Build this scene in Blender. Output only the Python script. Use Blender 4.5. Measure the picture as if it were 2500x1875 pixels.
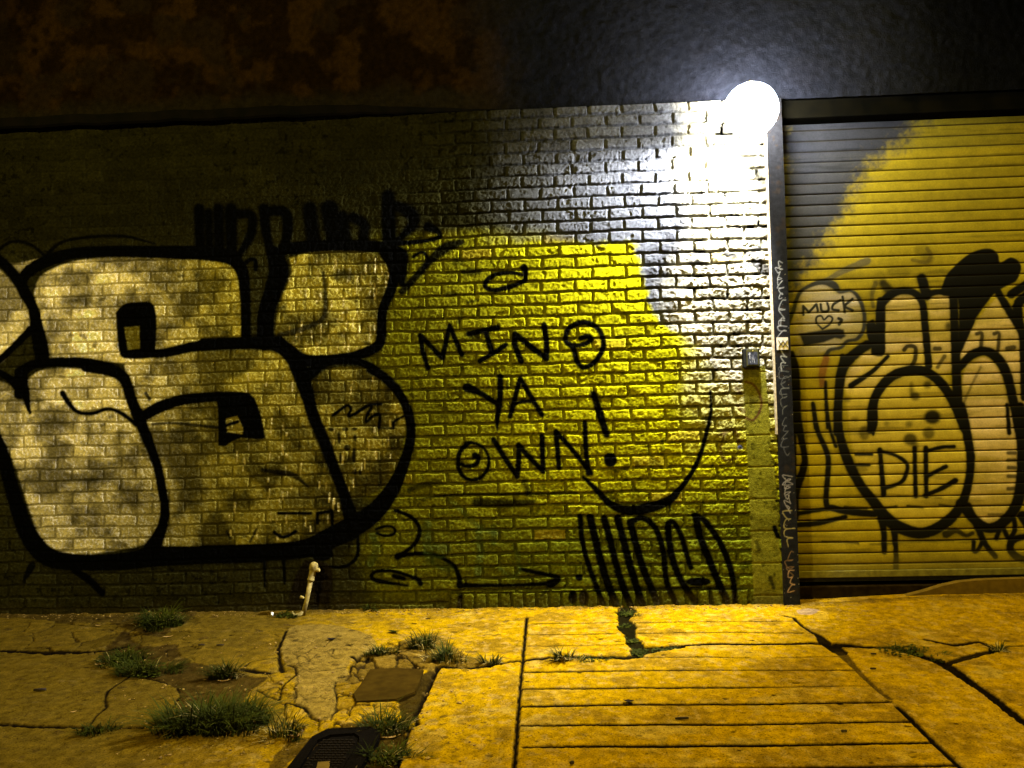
import bpy, bmesh, math, random
import numpy as np
from mathutils import Vector, Matrix
R = math.radians
for o in list(bpy.data.objects):
    bpy.data.objects.remove(o)
sc = bpy.context.scene
C = sc.collection

# ------------------------------------------------------------------ camera
F = 1900.0                                    # focal length in pixels of the 2500 px wide photograph
D = 4.62                                      # distance to the wall plane (y = 0)
yaw, pitch, roll = R(2.4), R(2.0), R(1.45)
fw = Vector((-math.sin(yaw) * math.cos(pitch), math.cos(yaw) * math.cos(pitch), math.sin(pitch)))
r0 = Vector((math.cos(yaw), math.sin(yaw), 0))
u0 = r0.cross(fw)
rt = r0 * math.cos(roll) - u0 * math.sin(roll)
up = u0 * math.cos(roll) + r0 * math.sin(roll)
def ray(px, py):
    return rt * ((px - 1250) / F) - up * ((py - 937.5) / F) + fw
_d = ray(1250, 1485)
CH = -_d.z * D / _d.y
CAM = Vector((0, -D, CH))
cd = bpy.data.cameras.new('camera')
cd.sensor_width = 36; cd.lens = 36 * F / 2500; cd.clip_start = 0.05; cd.clip_end = 300
cam = bpy.data.objects.new('camera', cd); C.objects.link(cam)
cam.matrix_world = Matrix(((rt.x, up.x, -fw.x, CAM.x), (rt.y, up.y, -fw.y, CAM.y), (rt.z, up.z, -fw.z, CAM.z), (0, 0, 0, 1)))
sc.camera = cam
SL = 0.03                                      # the pavement falls 3 % away from the wall
REC = 0.13                                     # the shutter stands back this far
def W(px, py, y=0.0):
    d = ray(px, py); t = (y - CAM.y) / d.y
    return CAM.x + d.x * t, CAM.z + d.z * t
def G(px, py):
    d = ray(px, py); t = (SL * CAM.y - CAM.z) / (d.z - SL * d.y)
    return CAM.x + d.x * t, CAM.y + d.y * t

# ------------------------------------------------------------------ world, lights, exposure
w = bpy.data.worlds.new('World'); sc.world = w; w.use_nodes = True
nt = w.node_tree; bg = nt.nodes['Background']
sky = nt.nodes.new('ShaderNodeTexSky'); sky.sky_type = 'NISHITA'; sky.sun_disc = False
sky.sun_elevation = R(-4); sky.sun_rotation = R(200)
nt.links.new(sky.outputs[0], bg.inputs[0]); bg.inputs[1].default_value = 0.03
sc.view_settings.view_transform = 'Standard'; sc.view_settings.look = 'None'
sc.view_settings.exposure = 0; sc.view_settings.gamma = 1

def spot(name, loc, aim, power, col, size, blend, radius):
    l = bpy.data.lights.new(name, 'SPOT'); l.energy = power; l.color = col
    l.spot_size = R(size); l.spot_blend = blend; l.shadow_soft_size = radius
    o = bpy.data.objects.new(name, l); C.objects.link(o); o.location = loc
    o.rotation_euler = (Vector(aim) - Vector(loc)).to_track_quat('-Z', 'Y').to_euler()
    return o
SOD = (1.0, 0.76, 0.035)
spot('street_lamp_light', (1.5, -1.7, 6.3), (1.7, -1.65, 0.0), 1750, SOD, 74, 1.0, 0.10)
spot('far_street_lamp_light', (-4.6, -7.2, 6.4), (0.0, 0.0, 1.0), 2500, (1.0, 0.80, 0.20), 56, 0.55, 0.12)
LX, LZ = W(1812, 300)
spot('wall_lamp_light', (LX - .02, -0.17, LZ - 0.185), (LX - 0.52, 0.16, LZ - 0.785), 1450, (0.95, 0.97, 1.0), 114, 0.5, 0.035)

# ------------------------------------------------------------------ numpy noise, drawing
def _h(ix, iy, s):
    n = (ix.astype(np.int64) * 374761393 + iy.astype(np.int64) * 668265263 + s * 1274126177) & 0x7fffffff
    n = ((n ^ (n >> 13)) * 1274126177) & 0x7fffffff
    n = ((n ^ (n >> 16)) * 2246822519) & 0x7fffffff
    return (n ^ (n >> 15)).astype(np.float64) / 0x7fffffff
def noise(x, y, s=0):
    ix = np.floor(x); iy = np.floor(y); fx = x - ix; fy = y - iy
    fx = fx * fx * (3 - 2 * fx); fy = fy * fy * (3 - 2 * fy)
    a = _h(ix, iy, s); b = _h(ix + 1, iy, s); c = _h(ix, iy + 1, s); d = _h(ix + 1, iy + 1, s)
    return (a + (b - a) * fx) * (1 - fy) + (c + (d - c) * fx) * fy
def fbm(x, y, f, o=4, s=0):
    t = 0; a = 1; n = 0
    for i in range(o):
        t = t + a * noise(x * f + 17.3 * i, y * f - 9.1 * i, s + i); n += a; a *= 0.55; f *= 2.03
    return t / n
def ss(a, b, x):
    t = np.clip((x - a) / (b - a), 0, 1); return t * t * (3 - 2 * t)
def smooth(pts, n=6):
    if len(pts) < 3: return pts
    P = [np.array(p, float) for p in pts]; P = [2 * P[0] - P[1]] + P + [2 * P[-1] - P[-2]]
    out = []
    for i in range(1, len(P) - 2):
        for k in range(n):
            t = k / n
            out.append(0.5 * ((2 * P[i]) + (-P[i-1] + P[i+1]) * t + (2*P[i-1] - 5*P[i] + 4*P[i+1] - P[i+2]) * t*t + (-P[i-1] + 3*P[i] - 3*P[i+1] + P[i+2]) * t**3))
    out.append(P[-2]); return [tuple(q) for q in out]

class Sheet:
    """a rectangular sheet of points (u across, v up) with a height, a colour and masks"""
    def __init__(s, us, vs):
        s.us = np.array(us); s.vs = np.array(vs)
        s.U, s.V = np.meshgrid(s.us, s.vs)
        s.h = np.zeros_like(s.U); s.col = np.zeros(s.U.shape + (3,))
        s.wob = None
    def box(s, u0, u1, v0, v1):
        a, b = np.searchsorted(s.us, [u0, u1]); c, d = np.searchsorted(s.vs, [v0, v1])
        return slice(c, d), slice(a, b)
    def stroke(s, pts, wid, M=None, soft=0.004, rough=0.0):
        """distance-based mask of a polyline; pts (u, v), wid = radius list"""
        if M is None: M = np.zeros_like(s.U)
        for i in range(len(pts) - 1):
            (x0, y0), (x1, y1) = pts[i][:2], pts[i+1][:2]; ra, rb = wid[i], wid[i+1]
            m = max(ra, rb) + soft * 2 + rough
            sl = s.box(min(x0, x1) - m, max(x0, x1) + m, min(y0, y1) - m, max(y0, y1) + m)
            U = s.U[sl]; V = s.V[sl]
            if U.size == 0: continue
            dx, dy = x1 - x0, y1 - y0; L = dx*dx + dy*dy + 1e-12
            t = np.clip(((U - x0) * dx + (V - y0) * dy) / L, 0, 1)
            dd = np.hypot(U - x0 - t * dx, V - y0 - t * dy)
            r = ra + (rb - ra) * t
            if rough: r = r + (fbm(U, V, 45, 3, 5) - 0.5) * 2 * rough
            M[sl] = np.maximum(M[sl], ss(-soft, soft, r - dd))
        return M
    def poly(s, pts, M=None, soft=0.005):
        if M is None: M = np.zeros_like(s.U)
        p = np.array(pts); m = soft * 2
        sl = s.box(p[:, 0].min() - m, p[:, 0].max() + m, p[:, 1].min() - m, p[:, 1].max() + m)
        U = s.U[sl]; V = s.V[sl]
        if U.size == 0: return M
        ins = np.zeros(U.shape, bool); dm = np.full(U.shape, 1e9)
        for i in range(len(p)):
            x0, y0 = p[i]; x1, y1 = p[(i+1) % len(p)]
            c = ((y0 > V) != (y1 > V)) & (U < (x1 - x0) * (V - y0) / (y1 - y0 + 1e-12) + x0); ins ^= c
            dx, dy = x1 - x0, y1 - y0; t = np.clip(((U-x0)*dx + (V-y0)*dy) / (dx*dx + dy*dy + 1e-12), 0, 1)
            dm = np.minimum(dm, np.hypot(U - x0 - t*dx, V - y0 - t*dy))
        M[sl] = np.maximum(M[sl], ss(-soft, soft, np.where(ins, dm, -dm)))
        return M
    def mixcol(s, M, c, k=1.0):
        m = (M * k)[..., None]; s.col = s.col * (1 - m) + np.array(c) * m
    def mesh(s, name, place, flip=False):
        X, Y, Z = place(s.U, s.V, s.h)
        nv, nu = s.U.shape
        me = bpy.data.meshes.new(name)
        co = np.stack([X, Y, Z], -1).reshape(-1, 3).astype(np.float32)
        me.vertices.add(len(co)); me.vertices.foreach_set('co', co.ravel())
        idx = np.arange(nv * nu).reshape(nv, nu)
        q = np.stack([idx[:-1, :-1], idx[:-1, 1:], idx[1:, 1:], idx[1:, :-1]], -1).reshape(-1, 4)
        if flip: q = q[:, ::-1]
        me.loops.add(q.size); me.loops.foreach_set('vertex_index', q.ravel().astype(np.int32))
        me.polygons.add(len(q)); me.polygons.foreach_set('loop_start', np.arange(0, q.size, 4, dtype=np.int32))
        me.polygons.foreach_set('loop_total', np.full(len(q), 4, np.int32))
        me.update(); me.polygons.foreach_set('use_smooth', np.ones(len(q), bool))
        ca = me.color_attributes.new('paint', 'FLOAT_COLOR', 'POINT')
        c4 = np.ones((nv * nu, 4), np.float32); c4[:, :3] = np.clip(s.col.reshape(-1, 3), 0, 1)
        ca.data.foreach_set('color', c4.ravel())
        return me
def spaced(a, b, step, lo=None, hi=None):
    """even spacing a..b, growing steps outwards to lo and hi"""
    v = list(np.arange(a, b, step)); st = step
    if lo is not None:
        l = []; x = a
        while x > lo: st *= 1.25; x -= st; l.append(x)
        v = l[::-1] + v
    st = step
    if hi is not None:
        x = v[-1]
        while x < hi: st *= 1.25; x += st; v.append(x)
    return v

# ------------------------------------------------------------------ materials
def node_mat(name):
    m = bpy.data.materials.new(name); m.use_nodes = True
    return m, m.node_tree, m.node_tree.nodes['Principled BSDF']
def paint_mat(name, rough=0.8, var=0.25, scale=60, bump=0.3, spec=0.3, bdist=0.002, fine=400):
    m, t, b = node_mat(name)
    a = t.nodes.new('ShaderNodeAttribute'); a.attribute_name = 'paint'
    tc = t.nodes.new('ShaderNodeTexCoord')
    n = t.nodes.new('ShaderNodeTexNoise'); n.inputs['Scale'].default_value = scale; n.inputs['Detail'].default_value = 5
    t.links.new(tc.outputs['Object'], n.inputs['Vector'])
    mr = t.nodes.new('ShaderNodeMapRange'); mr.inputs['From Min'].default_value = 0.3; mr.inputs['From Max'].default_value = 0.7
    mr.inputs['To Min'].default_value = 1 - var; mr.inputs['To Max'].default_value = 1 + var
    t.links.new(n.outputs[0], mr.inputs['Value'])
    vm = t.nodes.new('ShaderNodeVectorMath'); vm.operation = 'SCALE'
    n3 = t.nodes.new('ShaderNodeTexNoise'); n3.inputs['Scale'].default_value = scale * 7; n3.inputs['Detail'].default_value = 3
    t.links.new(tc.outputs['Object'], n3.inputs['Vector'])
    mr3 = t.nodes.new('ShaderNodeMapRange'); mr3.inputs['From Min'].default_value = 0.3; mr3.inputs['From Max'].default_value = 0.7
    mr3.inputs['To Min'].default_value = 1 - var * .9; mr3.inputs['To Max'].default_value = 1 + var * .9
    t.links.new(n3.outputs[0], mr3.inputs['Value'])
    mm = t.nodes.new('ShaderNodeMath'); mm.operation = 'MULTIPLY'; t.links.new(mr.outputs[0], mm.inputs[0]); t.links.new(mr3.outputs[0], mm.inputs[1])
    t.links.new(a.outputs['Color'], vm.inputs[0]); t.links.new(mm.outputs[0], vm.inputs['Scale'])
    t.links.new(vm.outputs[0], b.inputs['Base Color'])
    b.inputs['Roughness'].default_value = rough; b.inputs['Specular IOR Level'].default_value = spec
    n2 = t.nodes.new('ShaderNodeTexNoise'); n2.inputs['Scale'].default_value = fine; n2.inputs['Detail'].default_value = 4
    t.links.new(tc.outputs['Object'], n2.inputs['Vector'])
    bp = t.nodes.new('ShaderNodeBump'); bp.inputs['Strength'].default_value = bump; bp.inputs['Distance'].default_value = bdist
    t.links.new(n2.outputs[0], bp.inputs['Height']); t.links.new(bp.outputs[0], b.inputs['Normal'])
    return m
def mat(name, c1, c2=None, scale=30, rough=0.7, metal=0, bump=0.3, spec=0.15):
    m, t, b = node_mat(name)
    c2 = c2 or tuple(x * 0.7 for x in c1)
    tc = t.nodes.new('ShaderNodeTexCoord'); n = t.nodes.new('ShaderNodeTexNoise')
    n.inputs['Scale'].default_value = scale; n.inputs['Detail'].default_value = 6
    t.links.new(tc.outputs['Object'], n.inputs['Vector'])
    cr = t.nodes.new('ShaderNodeValToRGB'); cr.color_ramp.elements[0].position = 0.35; cr.color_ramp.elements[1].position = 0.65
    cr.color_ramp.elements[0].color = (*c2, 1); cr.color_ramp.elements[1].color = (*c1, 1)
    t.links.new(n.outputs[0], cr.inputs[0]); t.links.new(cr.outputs[0], b.inputs['Base Color'])
    b.inputs['Roughness'].default_value = rough; b.inputs['Metallic'].default_value = metal
    b.inputs['Specular IOR Level'].default_value = spec
    bp = t.nodes.new('ShaderNodeBump'); bp.inputs['Strength'].default_value = bump; bp.inputs['Distance'].default_value = 0.002
    t.links.new(n.outputs[0], bp.inputs['Height']); t.links.new(bp.outputs[0], b.inputs['Normal'])
    return m
M_wall = paint_mat('painted_brick', 1.0, 0.30, 70, 0.9, 0.0, 0.005, 210)
M_ground = paint_mat('worn_concrete', 1.0, 0.34, 24, 0.9, 0.0, 0.003, 230)
_t = M_ground.node_tree; _b = _t.nodes['Principled BSDF']; _src = _b.inputs['Base Color'].links[0].from_socket
_n = _t.nodes.new('ShaderNodeTexNoise'); _n.inputs['Scale'].default_value = 130; _n.inputs['Detail'].default_value = 3
_tc = _t.nodes.new('ShaderNodeTexCoord'); _t.links.new(_tc.outputs['Object'], _n.inputs['Vector'])
_m = _t.nodes.new('ShaderNodeMapRange'); _m.inputs['From Min'].default_value = .58; _m.inputs['From Max'].default_value = .66; _m.inputs['To Min'].default_value = 1; _m.inputs['To Max'].default_value = .45
_v = _t.nodes.new('ShaderNodeVectorMath'); _v.operation = 'SCALE'
_t.links.new(_n.outputs[0], _m.inputs['Value']); _t.links.new(_src, _v.inputs[0]); _t.links.new(_m.outputs[0], _v.inputs['Scale']); _t.links.new(_v.outputs[0], _b.inputs['Base Color'])
M_shut = paint_mat('painted_steel_slats', 0.7, 0.14, 16, 0.15, 0.15, 0.001)
M_post = paint_mat('black_painted_steel', 0.9, 0.35, 40, 0.3, 0.03)
M_stucco = paint_mat('rough_stucco', 1.0, 0.3, 30, 0.8, 0.0, 0.004, 120)
M_black = mat('black_steel', (.012, .011, .010), (.005, .005, .005), 60, 0.6)
M_dark = mat('shaded_concrete', (.016, .010, .003), (.008, .005, .002), 30, 0.95, spec=0)  # sill's shade put into the colour; also hidden wall core and doorway
M_sill = mat('lit_sill_concrete', (.12, .072, .005), (.08, .048, .004), 25, 0.95)  # lit copy of the sill's concrete
M_pipe = mat('peeling_pipe_paint', (.32, .24, .06), (.14, .10, .03), 45, 0.7)
M_iron = mat('cast_iron', (.004, .003, .002), (.002, .0015, .001), 120, 0.9, 0, 0.8, .01)
M_leaf = mat('dry_leaf', (.55, .36, .12), (.35, .2, .06), 60, 0.8)
M_darkleaf = mat('dark_litter', (.03, .02, .01), (.015, .01, .006), 60, 0.9)
M_paper = mat('white_paper', (.75, .7, .7), (.55, .5, .5), 40, 0.8)
M_lampmetal = mat('lamp_housing', (.6, .6, .58), (.45, .45, .44), 60, 0.5)
M_box = mat('grey_plastic_box', (.012, .012, .010), (.007, .007, .006), 50, 0.7, spec=.02)
M_label = mat('weathered_label', (.045, .048, .06), (.012, .013, .018), 60, 0.6, spec=.02)
M_white = mat('white_print', (.3, .3, .32), (.2, .2, .22), 60, 0.5)
M_brass = mat('screw_metal', (.7, .6, .2), (.5, .4, .1), 60, 0.4, 0.6)
M_slab = mat('brown_slab', (.030, .017, .002), (.019, .011, .0015), 22, 0.95, spec=.0)
M_chip = mat('concrete_chips', (.26, .16, .03), (.07, .04, .01), 90, 0.95)
M_green = mat('grass_green', (.036, .040, .001), (.010, .013, .0004), 9, 0.8, spec=.05)
M_straw = mat('straw_blades', (.3, .22, .06), (.16, .12, .03), 18, 0.7)
m, t, b = node_mat('lamp_glass')
b.inputs['Emission Color'].default_value = (0.96, 0.98, 1, 1); b.inputs['Emission Strength'].default_value = 170
b.inputs['Base Color'].default_value = (.8, .8, .8, 1); M_glow = m

# ------------------------------------------------------------------ object helpers
def tag(o, label=None, cat=None, group=None, kind=None):
    if label: o['label'] = label
    if cat: o['category'] = cat
    if group: o['group'] = group
    if kind: o['kind'] = kind
    return o
def thing(name, label, cat, loc=(0, 0, 0), group=None):
    o = bpy.data.objects.new(name, None); C.objects.link(o); o.location = loc; o.empty_display_size = 0.1
    return tag(o, label, cat, group)
def obj(name, me, mt, parent=None):
    if isinstance(me, bmesh.types.BMesh):
        bm = me; me = bpy.data.meshes.new(name); bmesh.ops.recalc_face_normals(bm, faces=bm.faces); bm.to_mesh(me); bm.free()
    o = bpy.data.objects.new(name, me); C.objects.link(o); me.materials.append(mt)
    if parent:
        o.parent = parent; o.matrix_parent_inverse = Matrix.Translation(-Vector(parent.location))
    return o
def box(bm, x0, x1, y0, y1, z0, z1, bev=0.0, mtx=None):
    r = bmesh.ops.create_cube(bm, size=1)
    vs = r['verts']
    for v in vs:
        v.co = Vector(((x0 + x1) / 2 + v.co.x * (x1 - x0), (y0 + y1) / 2 + v.co.y * (y1 - y0), (z0 + z1) / 2 + v.co.z * (z1 - z0)))
        if mtx is not None: v.co = mtx @ v.co
    if bev:
        es = {e for v in vs for e in v.link_edges}
        bmesh.ops.bevel(bm, geom=list(es), offset=bev, segments=2, affect='EDGES', profile=0.5)
    return bm
def tube(bm, pts, rad, n=12, cap=True):
    rings = []
    for i, p in enumerate(pts):
        p = Vector(p); a = Vector(pts[max(i-1, 0)]); c = Vector(pts[min(i+1, len(pts)-1)])
        q = (c - a).to_track_quat('Z', 'Y'); r = rad[i] if isinstance(rad, (list, tuple)) else rad
        rings.append([bm.verts.new(p + q @ Vector((math.cos(2*math.pi*k/n) * r, math.sin(2*math.pi*k/n) * r, 0))) for k in range(n)])
    for a, c in zip(rings, rings[1:]):
        for k in range(n): f = bm.faces.new((a[k], a[(k+1) % n], c[(k+1) % n], c[k])); f.smooth = True
    if cap: bm.faces.new(rings[0][::-1]); bm.faces.new(rings[-1])
    return bm

# ================================================================== BRICK WALL
PZ = 2.43e-3                                   # metres per photo pixel at the wall
CO, BL = 0.0700, 0.1985                        # course height and brick length
ZB0 = W(1500, 424)[1]; XB0 = W(1520.6, 438)[0]
x_left = W(-10, 900)[0]; x_right = W(1901, 1480)[0] ; x_post0 = W(1883, 700)[0]
z_top = W(900, 283)[1]
XR = W(1915, 1300)[0] - 0.012                  # right end of the brickwork (hidden by the post)
us = spaced(x_left - 0.05, XR, 0.0042, lo=-14); us = [u for u in us if u <= XR] + [XR]
vs = spaced(-0.06, z_top, 0.0042)
S = Sheet(us, vs); U, V = S.U, S.V
# photo-pixel zones turned into wall metres
def wx(px, py=900): return W(px, py)[0]
def wz(py, px=1250): return W(px, py)[1]
uw = U + (fbm(U, V, 14, 2, 3) - .5) * 0.010; vw = V + (fbm(U, V, 9, 2, 7) - .5) * 0.012 + (noise(U * 1.3, V * 0.7, 11) - .5) * 0.012
row = np.floor((vw - ZB0) / CO)
off = np.where((row.astype(int) % 2) == 1, 0.0, 0.5)       # alternate courses step by half a brick
jit = (_h(row, row * 0, 91) - .5) * 0.02
cu = (uw - XB0 + jit) / BL + off
brk = np.floor(cu); fu = (cu - brk) * BL; fv = (vw - ZB0) - row * CO
# brick-on-end course at the foot of the wall right of the pipe
zs = wz(1442, 1400); sol = (V < zs) & (U > wx(1095, 1460)) 
cu2 = (uw - XB0) / 0.0725; b2 = np.floor(cu2); fu2 = (cu2 - b2) * 0.0725
brk = np.where(sol, b2 + 5000, brk); fu = np.where(sol, fu2, fu); fv = np.where(sol, np.clip(V + 0.03, 0.03, 1) * 1.0, fv)
Lw = np.where(sol, 0.0725, BL); Hh = np.where(sol, zs + 0.03, CO); row = np.where(sol, -99, row)
rnd = _h(brk, row, 1); rnd2 = _h(brk, row, 2); rnd3 = _h(brk, row, 3)
fill = 1 - ss(wx(850), wx(1120), U)            # the thickly painted left part: shallower joints
fill = np.maximum(fill, 1.0 * ss(wz(560), wz(430), V) * (1 - ss(wx(950), wx(1250), U)))
topf = ss(wz(600), wz(560), V) * (1 - ss(wx(950), wx(1200), U))
jw = (0.0050 - 0.0017 * fill) * (0.75 + 0.6 * rnd3)
ed = (fbm(U, V, 70, 2, 21) - .5) * 0.006
dxe = np.minimum(fu, Lw - fu) - jw * 1.05 + ed; dze = np.minimum(fv, Hh - fv) - jw * 0.95 + ed
rr = 0.007                                      # rounded corners
d = np.minimum(np.minimum(dxe, dze), rr - np.hypot(np.clip(rr - dxe, 0, None), np.clip(rr - dze, 0, None)))
face = ss(0.0, 0.0052, d)
depth = (0.0120 - 0.0072 * fill) * (1 - .6 * topf)
tilt = ((fu / Lw - .5) * (rnd2 - .5) * 0.004 + (fv / Hh - .5) * (rnd3 - .5) * 0.004) * (1 - .5 * fill)
n1 = fbm(U, V, 26, 4, 31); n2_ = fbm(U, V, 85, 3, 41)
decay = ss(wx(1560), wx(1800), U) * ss(wz(1500), wz(900), V)        # weathered bricks beside the post
S.h = face * (depth + (rnd - .5) * 0.0045 * (1 - .4 * fill) + tilt + (n1 - .5) * (0.0032 + .007 * decay)) + (n2_ - .5) * (0.0044 + .003 * decay) + (fbm(U, V, 190, 2, 45) - .5) * .0026
mort = 1 - face
# chipped pieces
chip = ss(0.69, 0.76, fbm(U, V, 19, 3, 55)) * (1 - fill)
S.h -= chip * 0.004
# rendered strip beside the post
sA, sB = W(1811, 893)[0], W(1867, 893)[0]
sC, sD = W(1840, 1480)[0], W(1917, 1480)[0]
za, zb = W(1830, 893)[1], 0.0
tt = np.clip((za - V) / (za - zb), 0, 1)
ragR = (fbm(V, V, 9, 3, 61) - .5) * 0.05 * ss(0.1, 0.4, tt)
strip = ss(-.003, .003, U - (sA + (sC - sA) * tt)) * ss(-.003, .003, (sB + (sD - sB) * tt) + ragR - U) * ss(za + .004, za - .004, V)
S.h = S.h * (1 - strip) + strip * (0.0125 + (fbm(U, V, 12, 4, 71) - .5) * 0.004 - 0.003 * ss(.006, .0, np.abs(((V - ZB0) / (CO * 2.65)) % 1 - .5) * CO * 2.65))
# thick render over the upper left part
# -------- colours (paint albedo, with some light and shade put in)
OL = np.array((.020, .0185, .005)); YL = np.array((.205, .190, .002)); GR = np.array((.056, .058, .065)); PALE = np.array((.31, .285, .20)); WARM = np.array((.36, .31, .06))
wn = (fbm(U, V, 5, 4, 81) - .5)
S.col[:] = OL
S.col *= ((0.75 + 0.5 * fbm(U, V, 2.2, 4, 77)) * (1 - .35 * ss(wz(600), wz(520), V)))[..., None]  # olive darkened towards the top, deeper shade put into the colour
# yellow-green zone from the round letter rightwards
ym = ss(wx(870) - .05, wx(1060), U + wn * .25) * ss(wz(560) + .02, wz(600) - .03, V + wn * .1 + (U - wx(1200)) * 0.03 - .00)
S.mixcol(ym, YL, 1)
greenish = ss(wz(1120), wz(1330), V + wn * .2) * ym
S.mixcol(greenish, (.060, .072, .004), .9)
S.mixcol(ym * ss(wx(1450), wx(1000), U), (.075, .072, .004), .8)  # yellow dimmed leftwards, the lamp's falloff put into the colour
# lamp's white glow put into the colour: grey around it, pale on weathered bricks beneath
gj = (fbm(U, V, 24, 3, 191) - .5) * .10
gpts = [W(*p) for p in [(1080, 200), (1110, 520), (1150, 598), (1350, 588), (1545, 592), (1560, 640), (1578, 700), (1583, 735), (1612, 790), (1660, 812), (1700, 838), (1722, 880), (1790, 935), (1960, 965), (1960, 200)]]
gm = S.poly(gpts, soft=0.075); gm = ss(.30, .70, gm + gj * 12 * .5 * (gm > 0) * (gm < 1)); 

fadeg = ss(wx(1130), wx(1480), U + wn * .3)
S.mixcol(gm * fadeg, GR, 1)
pm = gm * ss(wx(1590), wx(1680), U + wn * .25 - .10 * ss(wz(760), wz(560), V))
S.mixcol(pm, PALE, .85)
lowr = ss(wz(935), wz(1080), V) * 0
ppale = ss(wx(1640), wx(1760), U + wn * .3) * ss(wz(1150), wz(900), V + wn * .2) * (1 - gm)
S.mixcol(ppale, PALE, .7)
pz_ = np.clip(pm + ppale, 0, 1); S.col *= (1 - pz_ * (.55 * mort + .5 * ss(.55, .68, fbm(U, V, 15, 4, 181))))[..., None]
S.mixcol(strip, np.array((.095, .086, .006)), .95)
vbr = (0.82 + 0.36 * rnd) * (0.8 + 0.4 * fbm(U, V, 8, 3, 93))
S.col *= vbr[..., None]
S.col *= (1 - 0.28 * mort * (1 - .7 * topf) * (1 - strip))[..., None]  # joints darkened, part of their shadow put into the colour
S.col *= (.68 + .64 * fbm(U, V, 75, 3, 95))[..., None]
wear = ss(.62, .72, fbm(U, V, 34, 4, 97)) * (.4 + .6 * ss(.45, .6, fbm(U, V, 3, 3, 99))); S.col *= (1 - .55 * wear)[..., None]
# orange-brown worn bricks here and there
wb = (_h(brk, row, 8) > 0.975) * face * ym; S.mixcol(wb, (.22, .16, .012), .45)

# -------- graffiti, traced in photo pixels and laid on the wall in metres
class Art:
    def __init__(s, sheet, plane): s.S = sheet; s.pl = plane
    def P(s, o, pts, k=3.318): return [(o[0] + x / k, o[1] + y / k) for x, y in pts]
    def line(s, o, pts, wd, c=(.0015, .0015, .0014), a=1.0, sharp=False, k=3.318, soft=0.0055, rough=0.0022, M=None):
        p = s.P(o, pts, k)
        wl = list(wd) if isinstance(wd, (list, tuple)) else [wd] * len(p)
        q = [(x, y, g / k) for (x, y), g in zip(p, wl)]
        if not sharp: q = smooth(q, 5)
        m = [W(x, y, s.pl) for x, y, _ in q]; r = [max(g, .5) * PZ * .5 for _, _, g in q]
        Mk = s.S.stroke(m, r, None, soft, rough)
        if M is None and soft > .004: s.S.mixcol(s.S.stroke(m, [g_ * 1.15 + .002 for g_ in r], None, .014, .0), c, a * .38)
        if M is not None: np.maximum(M, Mk * a, out=M)
        else: s.S.mixcol(Mk, c, a)
    def area(s, o, pts, c=(.0015, .0015, .0014), a=1.0, k=3.318, soft=0.006, sm=True, mask=False):
        p = s.P(o, pts, k)
        if sm: p = smooth(p + [p[0]], 4)
        M = s.S.poly([W(x, y, s.pl) for x, y in p], None, soft)
        if mask: return M
        s.S.mixcol(M, c, a)
    def dot(s, o, x, y, rx, ry=None, a=1.0, k=3.318, c=(.0015, .0015, .0014), soft=.006):
        ry = ry or rx
        s.area(o, [(x + rx * math.cos(t), y + ry * math.sin(t)) for t in [i * math.pi / 5 for i in range(10)]], c, a, k, soft)
A = Art(S, 0.0)
oA, oB, oC, oD, oE, oF, oG, oH, oI = (0, 450), (500, 450), (0, 900), (500, 900), (950, 600), (850, 1050), (1300, 1050), (1875, 550), (1875, 1000)
# pale fills of the big letters
Fm = np.zeros_like(U)
def fillm(o, pts):
    global Fm
    Fm = np.maximum(Fm, A.area(o, pts, mask=True, soft=.01))
fillm(oA, [(280, 870), (330, 750), (450, 680), (600, 630), (950, 585), (1300, 590), (1700, 605), (1860, 635), (1920, 720), (1945, 900), (1960, 1260), (1550, 1290), (1265, 1340), (960, 1400), (790, 1440), (430, 1440), (400, 1330), (340, 1100), (290, 950)])
fillm(oB, [(690, 600), (900, 550), (1300, 545), (1450, 600), (1500, 680), (1480, 850), (1410, 1050), (1395, 1280), (1250, 1370), (1050, 1400), (850, 1390), (700, 1320), (585, 1230), (575, 1150), (615, 950), (680, 800), (705, 700)])
fillm(oC, [(225, 90), (330, 20), (500, 0), (800, 20), (960, 60), (1010, 130), (1060, 350), (1140, 560), (1230, 750), (1290, 950), (1310, 1150), (1240, 1380), (1000, 1460), (600, 1510), (420, 1450), (330, 1370), (240, 1130), (140, 830), (50, 620), (-40, 480), (-40, 100), (0, 105), (130, 165), (240, 340)])
fillm(oA, [(-60, 690), (0, 690), (100, 795), (205, 930), (250, 1080), (245, 1170), (150, 1290), (-60, 1450)])
fillm(oA, [(10, 615), (120, 645), (300, 610), (375, 600), (200, 710), (160, 745)])
fillm(oC, [(1010, -40), (820, -80), (1100, -110), (1800, -145), (2140, -145), (2320, -90), (2390, 50), (2450, 200), (2500, 420), (2590, 650), (2690, 880), (2790, 1130), (2800, 1200), (2680, 1340), (2450, 1400), (2060, 1430), (1650, 1450), (1380, 1450), (1320, 1400), (1350, 1150), (1320, 900), (1190, 480), (1080, 270), (1040, 100)])
fillm(oD, [(870, 100), (1000, 10), (1200, -10), (1350, 20), (1490, 130), (1590, 300), (1630, 450), (1600, 650), (1510, 870), (1410, 990), (1200, 1050), (1170, 1000), (1070, 780), (970, 500), (890, 250)])
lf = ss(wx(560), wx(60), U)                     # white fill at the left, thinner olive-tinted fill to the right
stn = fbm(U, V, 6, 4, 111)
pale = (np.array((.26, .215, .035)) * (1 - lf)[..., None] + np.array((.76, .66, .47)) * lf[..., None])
dD = ss(wx(640), wx(720), U) * ss(wz(860), wz(920), V); pale = pale * (1 - .35 * dD[..., None])
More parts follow.
